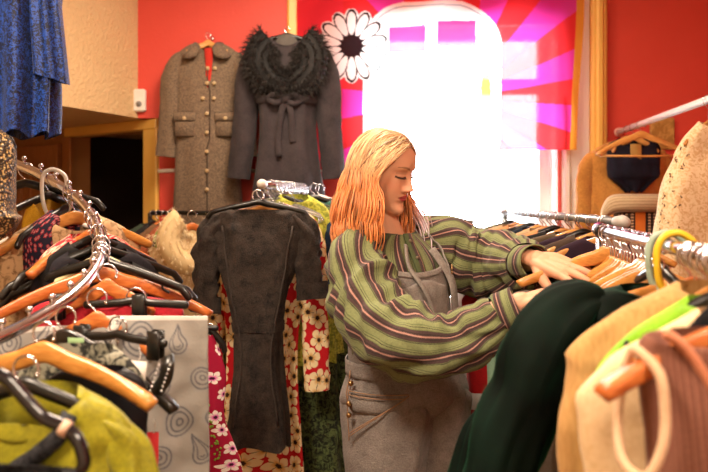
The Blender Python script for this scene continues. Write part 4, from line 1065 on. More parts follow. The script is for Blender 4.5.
# more clothes behind: dark navy shirt, black top, olive fringed jacket, teal one
q = mp(2.55); q.x += .01
garment('denim_shirt', 'deep blue shirt sleeve edge showing right of the dark denim dress', 'shirt', q, 0, fabric('deep_blue', '#20344c', '#141f30', .8), hw=.15, L=.40, seed=9, folds=.012, sleeve=dict(len=.25, r0=.05, r1=.045, out=.02))
hanger('slim', 'black hanger inside the deep blue shirt on the middle rack', q, 0)
q = mp(2.64); garment('black_coat', 'black long coat behind the floral dress on the middle rack', 'coat', q, 0, rmats[2], hw=.15, L=1.25, seed=12, folds=.014, sleeve=dict(len=.6, r0=.06, r1=.05, out=.05)); hanger('wood', 'wooden hanger inside the black long coat', q, 0)
limem = mottled('lime_tweed', '#c2c24a', '#7f8a2c', 70, .5, .1, .9)
q = mp(2.52); q.x += .065; q.z = at(0, 186, 2.52).z
lm, lp = garment('lime_jacket', 'yellow lime textured jacket shoulder beside the clear hooks', 'jacket', q, .35, limem, hw=.15, nw=.05, ztop=-.03, slope=.09, L=.62, seed=13, folds=.01, dsh=.04, sleeve=dict(len=.5, r0=.05, r1=.04, out=.0), wr=.006)
hanger('tubular', 'clear hanger inside the yellow lime textured jacket', q, .35, hw=.14, mat=clearp, hook=clearp)
grm = mottled('dark_green_shaggy', '#5c6a3c', '#1c2216', 60, .52, .1, .95)
q = mp(2.62); q.x += .03; q.z -= .0
gj, gp = garment('shaggy_coat', 'long dark green shaggy coat between the floral dress and the person', 'coat', q, 0, grm, hw=.215, nw=.07, ztop=-.06, slope=.075, L=1.3, waist=.20, hem=.235, dsh=.05, dhem=.09, folds=.022, nf=6, seed=15, sleeve=dict(len=.85, r0=.07, r1=.065, out=.05))
hanger('wood', 'wooden hanger inside the dark green shaggy coat', q, 0)
pn = []
for i in range(2600):
    a = R.uniform(PI * .95, 2.05 * PI); k = R.uniform(.9, 4); p = gp(k, a); pn.append((p, V((math.cos(a) * .6, math.sin(a), 0)).normalized()))
b = MB(); fur(b, pn, 3600, .035, .0014, 1.4, 9); obj('shaggy_pile', b, furmat('green_pile', '#232c1a', '#6a7a44'), gj)
q = mp(2.95); q.x += .07; garment('teal_coat', 'teal green coat edge showing right beside the person', 'coat', q, 0, fabric('teal_cloth', '#3e6a60', '#28463f'), hw=.215, L=1.25, seed=16, folds=.02, sleeve=dict(len=.7, r0=.06, r1=.05, out=.05)); hanger('slim', 'black hanger inside the teal green coat', q, 0)
q = mp(3.04); q.x += .08; garment('pale_coat', 'pale lilac thin coat shoulder beside the copper hair', 'coat', q, 0, fabric('pale_lilac', '#c6c0d0', '#a8a2ba'), hw=.22, L=1.1, seed=17, folds=.014, sleeve=dict(len=.6, r0=.05, r1=.045, out=.05)); hanger('slim', 'white hanger inside the pale lilac coat', q, 0, mat=whitep)
# small shiny end of a further rack plus two hangers
zq = at(0, 205.5, 3.35).z
rail('clothes_rack', 'short grey metal rail against the red wall beside the copper hair', V((at(297, 0, 3.4).x, 3.35, zq)), V((at(352, 0, 3.4).x, 3.35, zq)), .010, steel_d)
for i, (px, mt, lb) in enumerate(((305, 2, 'black top on the short grey rail'), (318, 3, 'rust orange top on the short grey rail'), (333, 4, 'grey wool top on the short grey rail'))):
    q = V((at(px, 0, 3.35).x, 3.35, zq + .012)); garment('hanging_blouse', lb, 'top', q, .9, rmats[mt], hw=.18, L=.8, seed=30 + i, n=36, nl=22, sleeve=dict(len=.45, r0=.05, r1=.04, out=.02)); hanger('wood' if i else 'slim', 'hanger inside the ' + lb, q, .9, mat=wood_l if i else None)

# ================= blue lace dress, top left =================
bl = mottled('blue_lace', '#183f8e', '#050b22', 110, .52, .04, .45, .25, dist=2.0)
q = V((at(-4, 0, 1.62).x, 1.62, 2.52))
hanger('slim', 'black hanger above the blue lace dress', q, .1, hw=.18)
bd, bp = garment('lace_dress', 'bright blue lace dress hanging high in the top left corner', 'dress', q, .08, bl, hw=.17, nw=.07, L=.865, waist=.14, hem=.128, dsh=.03, dhem=.065, folds=.02, nf=9, seed=18, n=120, hemwave=.008, fold0=.3)
sl = MB(); rg = []; uv = []
for j in range(20):
    u = j / 19; c = V((lerp(.10, .128, u), -.012, lerp(-.45, -.795, u)))
    rg.append([c + V((math.cos(2*PI*i/32) * lerp(.035, .042, u), math.sin(2*PI*i/32) * .035 + .006 * math.sin(i * 1.4), math.cos(2*PI*i/32) * -.012)) for i in range(33)]); uv.append([(i * .01, u * .4) for i in range(33)])
sl.rings(rg, uv, False); obj('sleeve', sl, bl, bd)
r_ = rail('hanging_rod', 'high rod near the ceiling above the blue lace dress', V((q.x - .0, .9, 2.505)), V((q.x - .0, 2.1, 2.505)), .012, blackm, posts=False)
for yy in (.0, 1.2): b = MB(); b.tube([V((0, yy, 2.505)), V((0, yy, 2.9))], .006, 8); obj('drop_wire', b, blackm, r_)
pt_ = at(291, 368, 2.50); fb = MB(); rg_ = []
fb.ball((0, 0, 0), (.032, .03, .05), 14)
pn = [(V((.030 * math.cos(a) * math.cos(e), .028 * math.sin(a) * math.cos(e), .048 * math.sin(e))), V((math.cos(a) * math.cos(e), math.sin(a) * math.cos(e), math.sin(e)))) for a, e in [(R.uniform(0, 6.28), R.uniform(-1.4, 1.4)) for _ in range(400)]]
fur(fb, pn, 1500, .018, .001, .4, 11)
pm_ = obj('fluffy_cuff', fb, furmat('lime_fluff', '#7d8a2c', '#b8bc50'), gj); pm_.location = V(pt_) - V(gj.location)
# ================= spiral rack on the left =================
SC = V((-.98, 1.42, 0)); SR = .43
def zsp(th):
    return prof([(-70, 1.16), (-32, 1.205), (15, 1.319), (57, 1.466), (80, 1.535), (130, 1.66), (180, 1.74)], th)
def sp(th, r=SR): q = math.radians(th); return V((SC.x + r * math.cos(q), SC.y + r * math.sin(q), zsp(th)))
t = thing('spiral_clothes_rack', 'chrome spiral clothes rack with ball stops crowded with hangers', 'clothes rack', SC)
b = MB(); P = [sp(-95 + 3 * i) for i in range(90)]; b.tube([p - SC for p in P], .0125, 16); obj('spiral_rail', b, chrome, t)
b = MB(); b.tube([V((0, 0, .02)), V((0, 0, 1.78))], .022, 18); obj('post', b, chrome, t)
for th in (-85, 165):
    b = MB(); p = sp(th) - SC; b.tube([V((0, 0, p.z - .0)), p], .009, 10); obj('spoke', b, chrome, t)
for k in range(4):
    b = MB(); a = k * PI / 2 + .4; b.tube([V((0, 0, .05)), V((math.cos(a) * .42, math.sin(a) * .42, .035))], .016, 10, rnd=True); obj('base_leg', b, chrome, t)
for k in range(26):
    p = sp(-60 + 7.2 * k) - SC; b = MB(); b.tube([p + V((0, 0, .010)), p + V((0, 0, .021))], .003, 6); b.ball(p + V((0, 0, .024)), .0068, 10); obj('ball_stop', b, chrome, t)
def sh(kind, label, th, rz=None, **kw):
    """hanger on the spiral at angle th; rz is its own heading (default radial)"""
    p = sp(th) + V((0, 0, .0145)); r = math.radians(th) if rz is None else rz
    return p, r, hanger(kind, label, p, r, **kw)
# far side
beads = MB()
p = sp(88) + V((-.02, -.02, 0.05))
bead_m = NT('gold_bead_mesh'); t_ = bead_m; vo = t_.n('ShaderNodeTexVoronoi', Scale=170.0); t_.l(t_.coord(), vo.inputs['Vector']); t_.l(t_.ramp(vo.outputs['Distance'], [(.25, srgb('#c9a468')), (.5, srgb('#2c2118'))]), t_.p.inputs['Base Color']); t_.bump(vo.outputs['Distance'], .8, .004); t_.p.inputs['Roughness'].default_value = .35
g, gpt = garment('beaded_cardigan', 'gold beaded mesh cardigan shoulder hanging at the far left edge', 'cardigan', V((at(-22, 0, 1.5).x, 1.5, at(0, 118, 1.5).z)), .2, bead_m.m, hw=.075, nw=.04, ztop=-.02, slope=.045, L=.24, waist=.085, hem=.06, dsh=.045, dhem=.06, folds=.006, seed=2, neck=.02)
hanger('slim', 'dark hanger inside the gold beaded cardigan', V((at(-22, 0, 1.5).x, 1.5, at(0, 118, 1.5).z)), .2, hw=.07, drop=.03, stem=.012)
sh('slim', 'black velvet hanger at the far top of the spiral rack', 76, rz=.10, hw=.20, drop=.05, stem=.05)
# white tubular hanger with a tall hook and tag
p = sp(62) + V((-.0, -.03, .024)); 
tw_ = thing('tubular_hanger', 'white plastic hanger with a tall looped hook and paper tag', 'hanger', p, .12)
b = MB(); b.tube(catmull([(.038, 0, -.035), (.033, 0, -.004), (.006, 0, .012), (-.018, 0, .002), (-.024, 0, -.03), (-.020, 0, -.075), (-.008, 0, -.105), (.012, 0, -.115), (.034, 0, -.105), (.046, 0, -.085), (.048, 0, -.070)], 5), .0052, 8, rnd=True); obj('hook', b, whitep, tw_)
b = MB(); b.tube(catmull([(.02, 0, -.115), (-.02, 0, -.118), (-.11, 0, -.168), (-.20, 0, -.215), (-.235, 0, -.235)], 5), .0056, 8, rnd=True); b.tube(catmull([(.02, 0, -.115), (.05, 0, -.118), (.13, 0, -.155), (.20, 0, -.20)], 5), .0056, 8, rnd=True); obj('shoulder_bar', b, whitep, tw_)
def paper_tag(p, w, h, rz, rx, label, m=None):
    t = thing('price_tag', label, 'tag', p, rz); b = MB(); b.box((0, 0, -h/2), (w, .0015, h), 0, 0, .0006); o = obj('card', b, m or plain('tag_card', '#ece6dc', .7, vary=0), t); t.rotation_euler = (0, rx, rz)
    b = MB(); b.tube(catmull([(0, 0, -.004), (.004, -.002, .012), (0, 0, .022)], 4), .0006, 4); obj('string', b, whitep, t)
paper_tag(p + V((.018, -.008, -.118)), .030, .032, .1, -.5, 'square white paper tag on the white looped hanger')
# wooden one with its left arm long (apex 68,218)
p, r, h = sh('wood', 'wooden hanger inside the beige lace top, just below the white looped hanger', 52, rz=math.radians(58), hw=.24, drop=.085, mat=wood_h, stem=.05)
garment('lace_blouse', 'beige lace top on the upper inner side of the spiral rack', 'top', p + V((0, 0, 0)), r, mottled('beige_lace', '#c9a67a', '#8d6c48', 45, .45, .06, .9), hw=.21, nw=.075, ztop=-.062, slope=.085, L=.55, seed=31, folds=.01, dsh=.022, dhem=.04, neck=.04)
p, r, h = sh('slim', 'black hanger with the navy and red print blouse near the top of the spiral', 56, rz=math.radians(78), hw=.19, drop=.07)
garment('print_blouse', 'navy blouse with small red print behind the beige lace top', 'blouse', p, r, floral('navy_red_print', '#1c1a2c', '#a02838', '#b8a8a0', '#701828', 60, .36), hw=.165, nw=.06, L=.55, seed=32, folds=.01, dsh=.022, dhem=.04)
p, r, h = sh('slim', 'black hanger with a yellow strapped top near the top of the spiral', 66, rz=math.radians(75), hw=.2, drop=.06)
garment('camisole', 'yellow and navy camisole near the beaded cardigan', 'camisole', p, r, fabric('mustard', '#cf9a1e', '#a87812'), hw=.09, nw=.05, L=.3, seed=33, folds=.01, dsh=.02, dhem=.035, neck=.09)
# row of black clothes with slim hangers
for i, (th, rz, lb) in enumerate(((36, 60, 'black top on slim hanger, first below the beige lace top'), (30, 40, 'black knit on slim hanger behind the cream notched hanger'), (23, 14, 'black dress on slim hanger right behind the large wooden hanger'))):
    p, r, h = sh('slim', 'slim black hanger of the ' + lb.split(' on slim')[0] + (' under the lace top', ' behind the cream hanger', ' behind the large wooden hanger')[i], th, rz=math.radians(rz), hw=.21, drop=.08)
    garment('dark_blouse', lb, 'top', p, r, rmats[2] if i != 1 else fabric('black_knit', '#242026', '#121014'), hw=.15, nw=.07, L=.6, seed=35 + i, folds=.01, dsh=.018, dhem=.035, n=44, nl=26)
# red, coral flowered pieces glimpsed inside
p, r, h = sh('wood', 'wooden hanger with the coral print dress inside the spiral', 40, rz=math.radians(66), hw=.2, mat=wood_r)
garment('coral_dress', 'coral red print dress glimpsed between the black tops', 'dress', p + V((0, 0, -.0)), r, floral('coral_print', '#d0282e', '#e8b8a0', '#e06060', '#802020', 30, .4), hw=.16, nw=.06, L=.6, seed=41, folds=.01, dsh=.02)
# cream notched hanger
p = sp(19) + V((0, 0, .0145))
cr = hanger('slim', 'cream notched plastic hanger crossing the bend of the spiral rail', p, math.radians(6), hw=.10, drop=.052, mat=creamp, stem=.030, hook=chrome)
# the wide wooden hanger at the bend
p, r, h = sh('wood', 'large wooden hanger spreading both sides of the spiral bend', 13, rz=math.radians(20), hw=.245, drop=.10, stem=.032, mat=wood_r)
garment('black_dress', 'black dress with red edge on the large wooden hanger', 'dress', p + V((0, 0, -.02)), r, fabric('black_crepe', '#191618', '#0e0c0e'), hw=.15, nw=.07, ztop=-.07, slope=.09, L=.75, seed=43, folds=.01, dsh=.016, dhem=.04)
p, r, h = sh('slim', 'black notched hanger reaching right above the large wooden hanger', 17, rz=math.radians(-2), hw=.20, drop=.065, stem=.030)
# smaller wooden hangers nearer (108,285) and (98,308)
p = at(108, 277, 1.42); zr = sp(3)
h = hanger('wood', 'rounded wooden hanger with red dress under the large wooden one', V((at(107, 0, 1.42).x, 1.42, at(0, 270, 1.42).z + .012)), math.radians(6), hw=.10, drop=.055, stem=.028, mat=wood_r, hook=chrome)
garment('red_dress', 'red dress with dark edges in front of the large wooden hanger', 'dress', V((at(107, 0, 1.43).x, 1.43, at(0, 270, 1.42).z)), math.radians(6), fabric('crimson_cloth', '#c01e2e', '#86101c', .6), hw=.155, nw=.05, ztop=-.052, slope=.035, L=.7, seed=44, folds=.008, dsh=.018, dhem=.035)
h = hanger('clip', 'black clip hanger with broad clips behind the grey paisley robe', V((at(136, 0, 1.38).x, 1.38, at(0, 288, 1.38).z + .0)), math.radians(0), hw=.10, stem=.022, clip_x=-.075)
q = V((at(97, 0, 1.33).x, 1.33, at(0, 298, 1.33).z + .018))
h = hanger('wood', 'rounded wooden hanger inside the grey paisley robe', q, 0, hw=.12, drop=.065, stem=.042, mat=wood_r)
# grey paisley robe: figure drawn into the cloth with vertex colours
def seg(px, py, a, c):
    ax, ay = a; bx, by = c; dx, dy = bx - ax, by - ay; u = max(0, min(1, ((px-ax)*dx + (py-ay)*dy) / (dx*dx + dy*dy))); return math.hypot(px - ax - u*dx, py - ay - u*dy)
rp = random.Random(4); motifs = []
for gy in range(9):
    for gx in range(7):
        motifs.append((-.25 + gx * .082 + (gy % 2) * .041 + rp.uniform(-.008, .008), -.10 - gy * .075 + rp.uniform(-.008, .008), rp.choice([-1, 1]), rp.uniform(.8, 1.15), rp.uniform(-.5, .5), rp.random() < .4))
def paisley(x, z):
    best = 1.0
    for (mx, mz, s, k, rot, rnd_) in motifs:
        dx, dz = (x - mx), (z - mz)
        if abs(dx) > .06 or abs(dz) > .06: continue
        c_, s_ = math.cos(rot), math.sin(rot); u, v = (dx * c_ + dz * s_) / k * s, (-dx * s_ + dz * c_) / k
        if rnd_:
            r = math.hypot(u, v); d = min(abs(r - .026), abs(r - .017), abs(r - .006))
            d = max(d, 0 if r < .027 else d)
        else:
            # teardrop: circle body with a bent tip
            w = .020 * (1 - sm(-.004, .036, v)) ** .6 if v < .036 else 0; cxo = .010 * sm(0, .036, v) ** 2 * 1.6
            if v < -.004: r = math.hypot(u, v + .004); d = min(abs(r - .020), abs(r - .011), abs(r - .004))
            else: d = min(abs(abs(u - cxo) - w), abs(abs(u - cxo) - w * .5) + .0004, .03) if v < .038 else .03
        best = min(best, d)
    return best
pm = vcol('paisley_cotton', .85, .15, .2, bumpsc=160, bumps=.3)
kt = thing('paisley_robe', 'grey robe with dark paisley line drawing hanging below the spiral rack', 'robe', q, 0)
def robe(side0=-.235, side1=.215):
    b = MB(); cs = []; nx, nzz = 250, 330
    G1_, G2__, LN = srgb('#9a948c'), srgb('#857f78'), srgb('#4a4a50')
    for layer in (0, 1):
        for j in range(nzz + 1):
            for i in range(nx + 1):
                u = i / nx; v = j / nzz; x = lerp(side0, side1, u); L0 = -.052 - .012 * sm(-.08, -.2, x) * 1; z = lerp(L0 - (.0 if x > .03 else .02 * sm(.03, -.06, x)), -.78, v)
                fy = .010 * math.sin(x * 38 + v * 2.2) * sm(0, .5, v) + .010 * nz(x * 9, z * 5, 2) + .004 * nz(x * 30, z * 22, 4)
                y = (-.016 if layer == 0 else .016) * min(1, .15 + 2.5 * min(u, 1 - u) + 0) * (min(1, .1 + v * 12)) * (1 + .9 * v) + fy
                b.v.append(V((x, y, z))); b.uv.append((x, z))
                d = paisley(x + fy * .5, z + .01 * nz(x*20, z*20)); k = 1 - sm(.0008, .0026, d); m_ = .5 + .5 * nz(x * 14, z * 9, 7)
                g = tuple(lerp(G1_[c], G2__[c], m_) for c in range(3))
                fill = .25 * (1 - sm(.003, .009, d)) ; g = tuple(lerp(g[c], (.22, .25, .30)[c], fill * .5) for c in range(3))
                if v < .012: g = srgb('#c8c4bc')
                cs.append(tuple(lerp(g[c], LN[c], k * .85) for c in range(3)))
    o_ = (nx + 1) * (nzz + 1)
    for layer in (0, 1):
        for j in range(nzz):
            for i in range(nx):
                k = layer * o_ + j * (nx + 1) + i; f = (k, k + 1, k + nx + 2, k + nx + 1); b.f.append(f if layer == 0 else f[::-1])
    for j in range(nzz):
        for i in (0, nx): k = j * (nx + 1) + i; f = (k, k + nx + 1, k + nx + 1 + o_, k + o_); b.f.append(f if i == 0 else f[::-1])
    for i in range(nx): b.f.append((i, i + o_, i + 1 + o_, i + 1))
    b.m = [0] * len(b.f); return obj('robe_body', b, pm, kt, cols=cs)
robe()
b = MB(); strip(b, catmull([(.050, -.022, -.050), (.040, -.032, -.075), (.022, -.036, -.105), (.0, -.036, -.135)], 5), .020, (0, -1, 0), .003); obj('neck_band', b, mottled('dotted_band', '#cfcac2', '#3a3a3e', 120, .42, .03), kt)
# magenta flowered blouse behind the robe
fl2 = floral('magenta_floral', '#9c1236', '#f0e4dc', '#e05ab0', '#3a1020', 20, .36, 6, leaf=None, dens=.85)
q = V((at(209, 0, 2.02).x, 2.02, at(0, 334, 2.02).z))
mg, mgp = garment('magenta_blouse', 'magenta blouse with white and green embroidered flowers beside the grey paisley robe', 'blouse', q, .15, fl2, hw=.05, nw=.012, ztop=-.0, slope=.12, L=.62, waist=.095, hem=.115, dsh=.02, dhem=.035, folds=.008, nf=6, seed=50, neck=0)
hanger('slim', 'thin black hanger holding the magenta flowered blouse', q + V((0, 0, .03)), .15, hw=.045, drop=.05, stem=.01)
rail('clothes_rack', 'low black rail behind the spiral rack carrying the magenta blouse', V((at(100, 0, 2.02).x, 2.02, q.z + .017)), V((at(176, 0, 2.02).x, 2.02, q.z + .017)), .009, blackm)
xt_ = [o for o in bpy.data.objects if o.get('label', '').startswith('low black rail')][0]
b = MB(); b.tube([V((at(176, 0, 2.02).x, 2.02, q.z + .017)), V((q.x + .02, 2.02, q.z + .017))], .009, 12, rnd=True); obj('rail_extension', b, blackm, xt_, world=True)
for i in range(5):   # green sprigs
    b = MB(); zc_ = -.16 - .045 * i; p = frontpt(mgp, kz(mgp, zc_), -.02 + .012 * i, .004)
    for k in range(9): b.ball(p + V((R.uniform(-.011, .011), -.002, R.uniform(-.02, .02))), (.0035, .0015, .0035), 6)
    obj('embroidered_sprig', b, plain('sprig_green', '#7fa03a', .8), mg)
# near side: black flat hanger with sticker, wooden hanger, chartreuse blouse, glossy black hanger
q = V((at(66, 0, 1.22).x, 1.22, at(0, 318, 1.22).z + .02))
h = hanger('wood', 'black painted broad hanger with a small green sticker', q, math.radians(-8), hw=.215, drop=.115, stem=.038, mat=plain('black_gloss_wood', '#17130f', .3, coat=.4), sticker=True)
q = V((at(118, 0, 1.26).x, 1.26, at(0, 333, 1.26).z + .03))
h = hanger('clip', 'black plastic clip hanger in front of the paisley robe', q, math.radians(-20), hw=.10, stem=.03, clip_x=-.0)
b = MB()
sq = thing('evening_bag_strap', 'black strap with a row of rhinestones hanging over the clip hanger', 'strap', at(167, 364, 1.18), 0)
b = MB(); strip(b, catmull([(0, 0, .012), (.004, -.012, 0), (.0, -.012, -.022), (-.012, -.010, -.040), (-.020, 0, -.052)], 5), .024, (0, -1, 0), .003); obj('strap_band', b, blackp, sq)
for i in range(14):
    b = MB(); s_ = -1 if i % 2 else 1; k = i // 2; b.ball((s_ * .0095 - k * .0024, -.0165, .002 - k * .0072), .0021, 6); obj('rhinestone', b, plain('rhinestone', '#f4f0ee', .1, .6, vary=0), sq)
paper_tag(at(138, 361, 1.16), .030, .040, .05, .08, 'white card tag on black satin below the clip hanger')
q = V((at(44, 0, 1.10).x, 1.10, at(0, 322, 1.10).z))
bs = garment('satin_blouse', 'black satin top with green and grey print behind the chartreuse blouse', 'top', V((at(80, 0, 1.16).x, 1.16, at(0, 318, 1.16).z)), .0, mottled('grey_green_print', '#8c8a78', '#1c1e1c', 55, .5, .06, .6), hw=.115, nw=.055, ztop=-.045, slope=.07, L=.5, seed=55, folds=.008, dsh=.014, dhem=.03)
bs2 = garment('satin_blouse', 'black satin dress behind the chartreuse blouse with white tag', 'dress', V((at(96, 0, 1.13).x, 1.13, at(0, 330, 1.13).z)), .0, fabric('black_satin', '#141218', '#0a0a10', .35), hw=.085, nw=.045, ztop=-.06, slope=.04, L=.5, seed=56, folds=.008, dsh=.014, dhem=.03, neck=.01)
h = hanger('wood', 'wooden hanger in front of the black satin, reaching to the white tag', q, math.radians(-10), hw=.200, drop=.070, stem=.030, mat=wood_h)
# chartreuse blouse
q = V((at(26, 0, .98).x, .98, at(0, 356, .98).z))
chart = fabric('chartreuse_satin', '#968e18', '#6d680e', .5, .2, 500, .2, 8)
cb, cbp = garment('chartreuse_blouse', 'chartreuse yellow blouse with black lace bands at the bottom left corner', 'blouse', q, -.12, chart, hw=.155, nw=.075, ztop=-.042, slope=.055, L=.5, waist=.15, hem=.16, dsh=.03, dhem=.06, folds=.014, nf=6, seed=60, neck=.07, wr=.007, sleeve=dict(len=.4, r0=.034, r1=.03, out=.0, flat=.8))
b = MB(); lacem = mottled('black_lace', '#0c0c10', '#2c2c30', 160, .5, .05, .7)
strip(b, [frontpt(cbp, kz(cbp, z), x, .005) for z, x in ((-.062, .085), (-.08, .078), (-.10, .068), (-.115, .055), (-.13, .03), (-.145, .008), (-.165, -.004), (-.19, -.006), (-.22, -.006))], .024, (0, -1, 0), .003); obj('lace_band', b, lacem, cb)
b = MB(); strip(b, [frontpt(cbp, kz(cbp, z), -.04, .005) for z in (-.12, -.15, -.18, -.22)], .02, (0, -1, 0), .003); obj('lace_band', b, lacem, cb)
hanger('slim', 'black hanger inside the chartreuse blouse', q, -.12, hw=.14, drop=.05, stem=.035)
# glossy black hanger nearest
q = V((at(-42, 0, .86).x, .86, at(0, 338, .86).z))
g = thing('wooden_hanger', 'thick glossy black hanger with beige band nearest the camera at bottom left', 'hanger', q, 0)
obj('hook', hook_mb(.03), chrome, g)
b = MB(); P = catmull([(-.16, 0, -.09), (-.08, 0, -.055), (-.02, 0, -.038), (.0, 0, -.035), (.02, 0, -.036), (.055, 0, -.047), (.075, 0, -.066), (.105, 0, -.098), (.135, 0, -.112), (.152, -.004, -.128), (.160, -.006, -.150), (.158, -.006, -.160)], 6)
b.tube(P, .0085, 12, rnd=True); obj('shoulder_bar', b, plain('black_gloss', '#100d12', .18, coat=.6), g)
b = MB(); b.tube([V((.130, -.0, -.1105)), V((.139, -.001, -.1155))], .0102, 12); obj('rubber_band', b, plain('beige_band', '#c9a58c', .6), g)
lt, ltp = garment('lace_camisole', 'black lace camisole hanging from the thick glossy black hanger', 'camisole', q + V((0, 0, -.10)), 0, lacem, hw=.155, nw=.13, ztop=-.068, slope=.01, L=.3, seed=62, folds=.008, dsh=.02, dhem=.03, neck=.02)
b = MB(); strip(b, catmull([(.128, -.008, -.112), (.130, -.012, -.14), (.128, -.014, -.17)], 4), .012, (0, -1, 0), .002); obj('strap', b, fabric('tan_strap', '#b07a40'), lt)
# red and white boxed ticket at (150,445)
paper_tag(at(153, 432, 1.2), .020, .11, .1, .02, 'narrow red and white ticket hanging beside the chartreuse blouse', plain('red_ticket', '#d8282c', .6, vary=0))
# ================= right far rack =================
ra0, ra1 = at(505, 212, 3.0), at(622, 222, 1.98); 
za = (ra0.z + ra1.z) / 2; 
rail('clothes_rack', 'far grey clothes rack by the window with grey end cap', ra0, ra1, .012, greyp if False else plain('silver_rail', '#aab0b4', .3, .8), cap=(plain('silver_rail', '#aab0b4', .3, .8), plain('grey_cap', '#b0a8a0', .5)))
def rap(y, dz=.0145): u = (y - ra0.y) / (ra1.y - ra0.y); return ra0.lerp(ra1, u) + V((0, 0, dz))
fm = [fabric('brown_corduroy', '#4a3a30'), fabric('stripe_grey_green', '#6a6e58'), rmats[2], fabric('peach_cloth', '#c98a5a'), fabric('navy_dot', '#1c2230'), fabric('dark_plum', '#2e1c2a'), fabric('beige_linen', '#b89c78'), fabric('brown_check', '#5a4a38'), fabric('dusty_blue', '#4a5a6c')]
nm9 = ['brown corduroy', 'grey green', 'black', 'peach', 'navy', 'dark plum', 'beige', 'brown check', 'dusty blue']
where = ['at the window end', 'second from the window end', 'third from the window end', 'fourth from the window end', 'fifth from the window end', 'sixth from the window end', 'sixth from the grey end cap', 'fifth from the grey end cap', 'fourth from the grey end cap', 'third from the grey end cap', 'second from the grey end cap', 'next to the grey end cap']
order = [1, 6, 3, 2, 4, 6, 3, 2, 7, 5, 0, 5]
for i in range(12):
    y = 2.93 - .078 * i; p = rap(y); rz = .12 * math.sin(i * 2.3) - .08
    m = order[i]
    hanger('wood' if i % 3 else 'slim', '%s hanger %s of the far grey rack' % ('wooden' if i % 3 else 'black', where[i]), p, rz, hw=.2, mat=(wood_h if i % 2 else wood_l) if i % 3 else None, hr=.02)
    garment('hanging_garment', '%s garment %s of the far grey rack' % (nm9[m], where[i]), 'garment', p, rz, fm[m] if i != 0 else stripes('flannel_b', .05, ST, 0), hw=.19 + .02 * math.sin(i), nw=.06, L=.85 + .1 * math.sin(i * 1.7), seed=70 + i, folds=.01, dsh=.02, dhem=.035, n=40, nl=24, sleeve=dict(len=.5, r0=.052, r1=.045, out=.02) if i % 2 == 0 else None)
for i in range(11):   # spare wire hangers hooked in between
    p = rap(2.89 - .080 * i); hanger('tubular', 'thin empty wire hanger among the garments of the far rack', p, .1 * math.sin(i), hw=.19, mat=chrome, group='thin wire hangers of the far rack', hr=.02, drop=.08, wr=.0022)
# red garment with white band, white cloth, grey blue and beige coats seen under the arms
def hung(name, label, cat, px, d, m, hw=.17, L=.9, rz=0, zpx=None, **kw):
    q = V((at(px, 0, d).x, d, at(0, zpx, d).z)) if zpx else V((at(px, 0, d).x, d, 1.36))
    g_ = garment(name, label, cat, q, rz, m, hw=hw, L=L, **kw); hanger('slim', 'hanger inside the ' + label.split(' seen')[0].split(' between')[0], q, rz, hw=hw * .95, drop=.05, stem=.035)
    return g_
wt, wtp = hung('white_shirt', 'white shirt seen in the gap between the two arms', 'shirt', 492, 2.30, fabric('white_cotton', '#e6e6ea', '#d4d6dc'), .145, .8, zpx=262, seed=81, folds=.008, n=44)
rd, rdp = hung('red_dress', 'red dress with a white band between the overalls and the velvet jacket', 'dress', 515, 2.12, fabric('signal_red', '#c4141c', '#9c0f16', .6), .165, .9, zpx=258, seed=82, folds=.008, n=44)
b = MB(); rg = []
for zq in (-.455, -.45, -.41, -.405): rg.append([rdp(kz(rdp, zq), 2*PI*i/40) + V((math.cos(2*PI*i/40) * .004, math.sin(2*PI*i/40) * .004, 0)) for i in range(40)])
b.rings(rg); obj('white_band', b, fabric('white_cotton', '#e6e6ea'), rd)
hung('green_dress', 'pale green dress edge right of the red dress with white band', 'dress', 538, 2.02, fabric('sage_cloth', '#8fae94', '#78967e'), .165, 1.0, zpx=262, seed=83, folds=.008, n=40)
hung('grey_coat', 'light taupe coat between the red dress and the green velvet jacket', 'coat', 556, 1.90, fabric('taupe_wool', '#9a8c80', '#857a70'), .165, 1.1, zpx=262, seed=84, folds=.008, n=40)
hung('mustard_skirt', 'mustard cloth low between the overalls and the velvet jacket', 'skirt', 500, 2.55, fabric('mustard_wool', '#c08a3a', '#9c6c28'), .165, 1.2, zpx=250, seed=85, folds=.008, n=40)
# ================= right near rack =================
rb0, rb1 = V((.645, 1.80, 1.362)), V((.448, .55, 1.362))
rail('clothes_rack', 'near chrome clothes rack crowded with hangers reaching the right edge', rb0, rb1, .0125, chrome, cap=(blackp, None))
def rbp(y, dz=.0145): u = (y - rb0.y) / (rb1.y - rb0.y); return rb0.lerp(rb1, u) + V((0, 0, dz))
spec = [(1.74, 'wood', wood_l, 0, 'brown corduroy coat'), (1.70, 'wood', wood_h, 5, 'dark plum blouse'), (1.26, 'slim', None, 7, 'brown check jacket'), (1.40, 'wood', wood_h, 2, 'black knit'), (1.38, 'wood', wood_l, 6, 'beige linen shirt'), (1.36, 'wood', wood_h, 1, 'grey green shirt'), (1.34, 'wood', wood_l, 4, 'navy blouse'), (1.325, 'wood', wood_h, 8, 'dusty blue blouse'), (1.305, 'wood', wood_h, 5, 'dark plum knit'), (1.285, 'wood', wood_l, 6, 'beige knit')]
wh2 = ['farthest on', 'second farthest on', 'third farthest on', 'fourth farthest on', 'fifth farthest on', 'sixth farthest on', 'seventh farthest on', 'eighth farthest on', 'ninth farthest on', 'tenth farthest on']
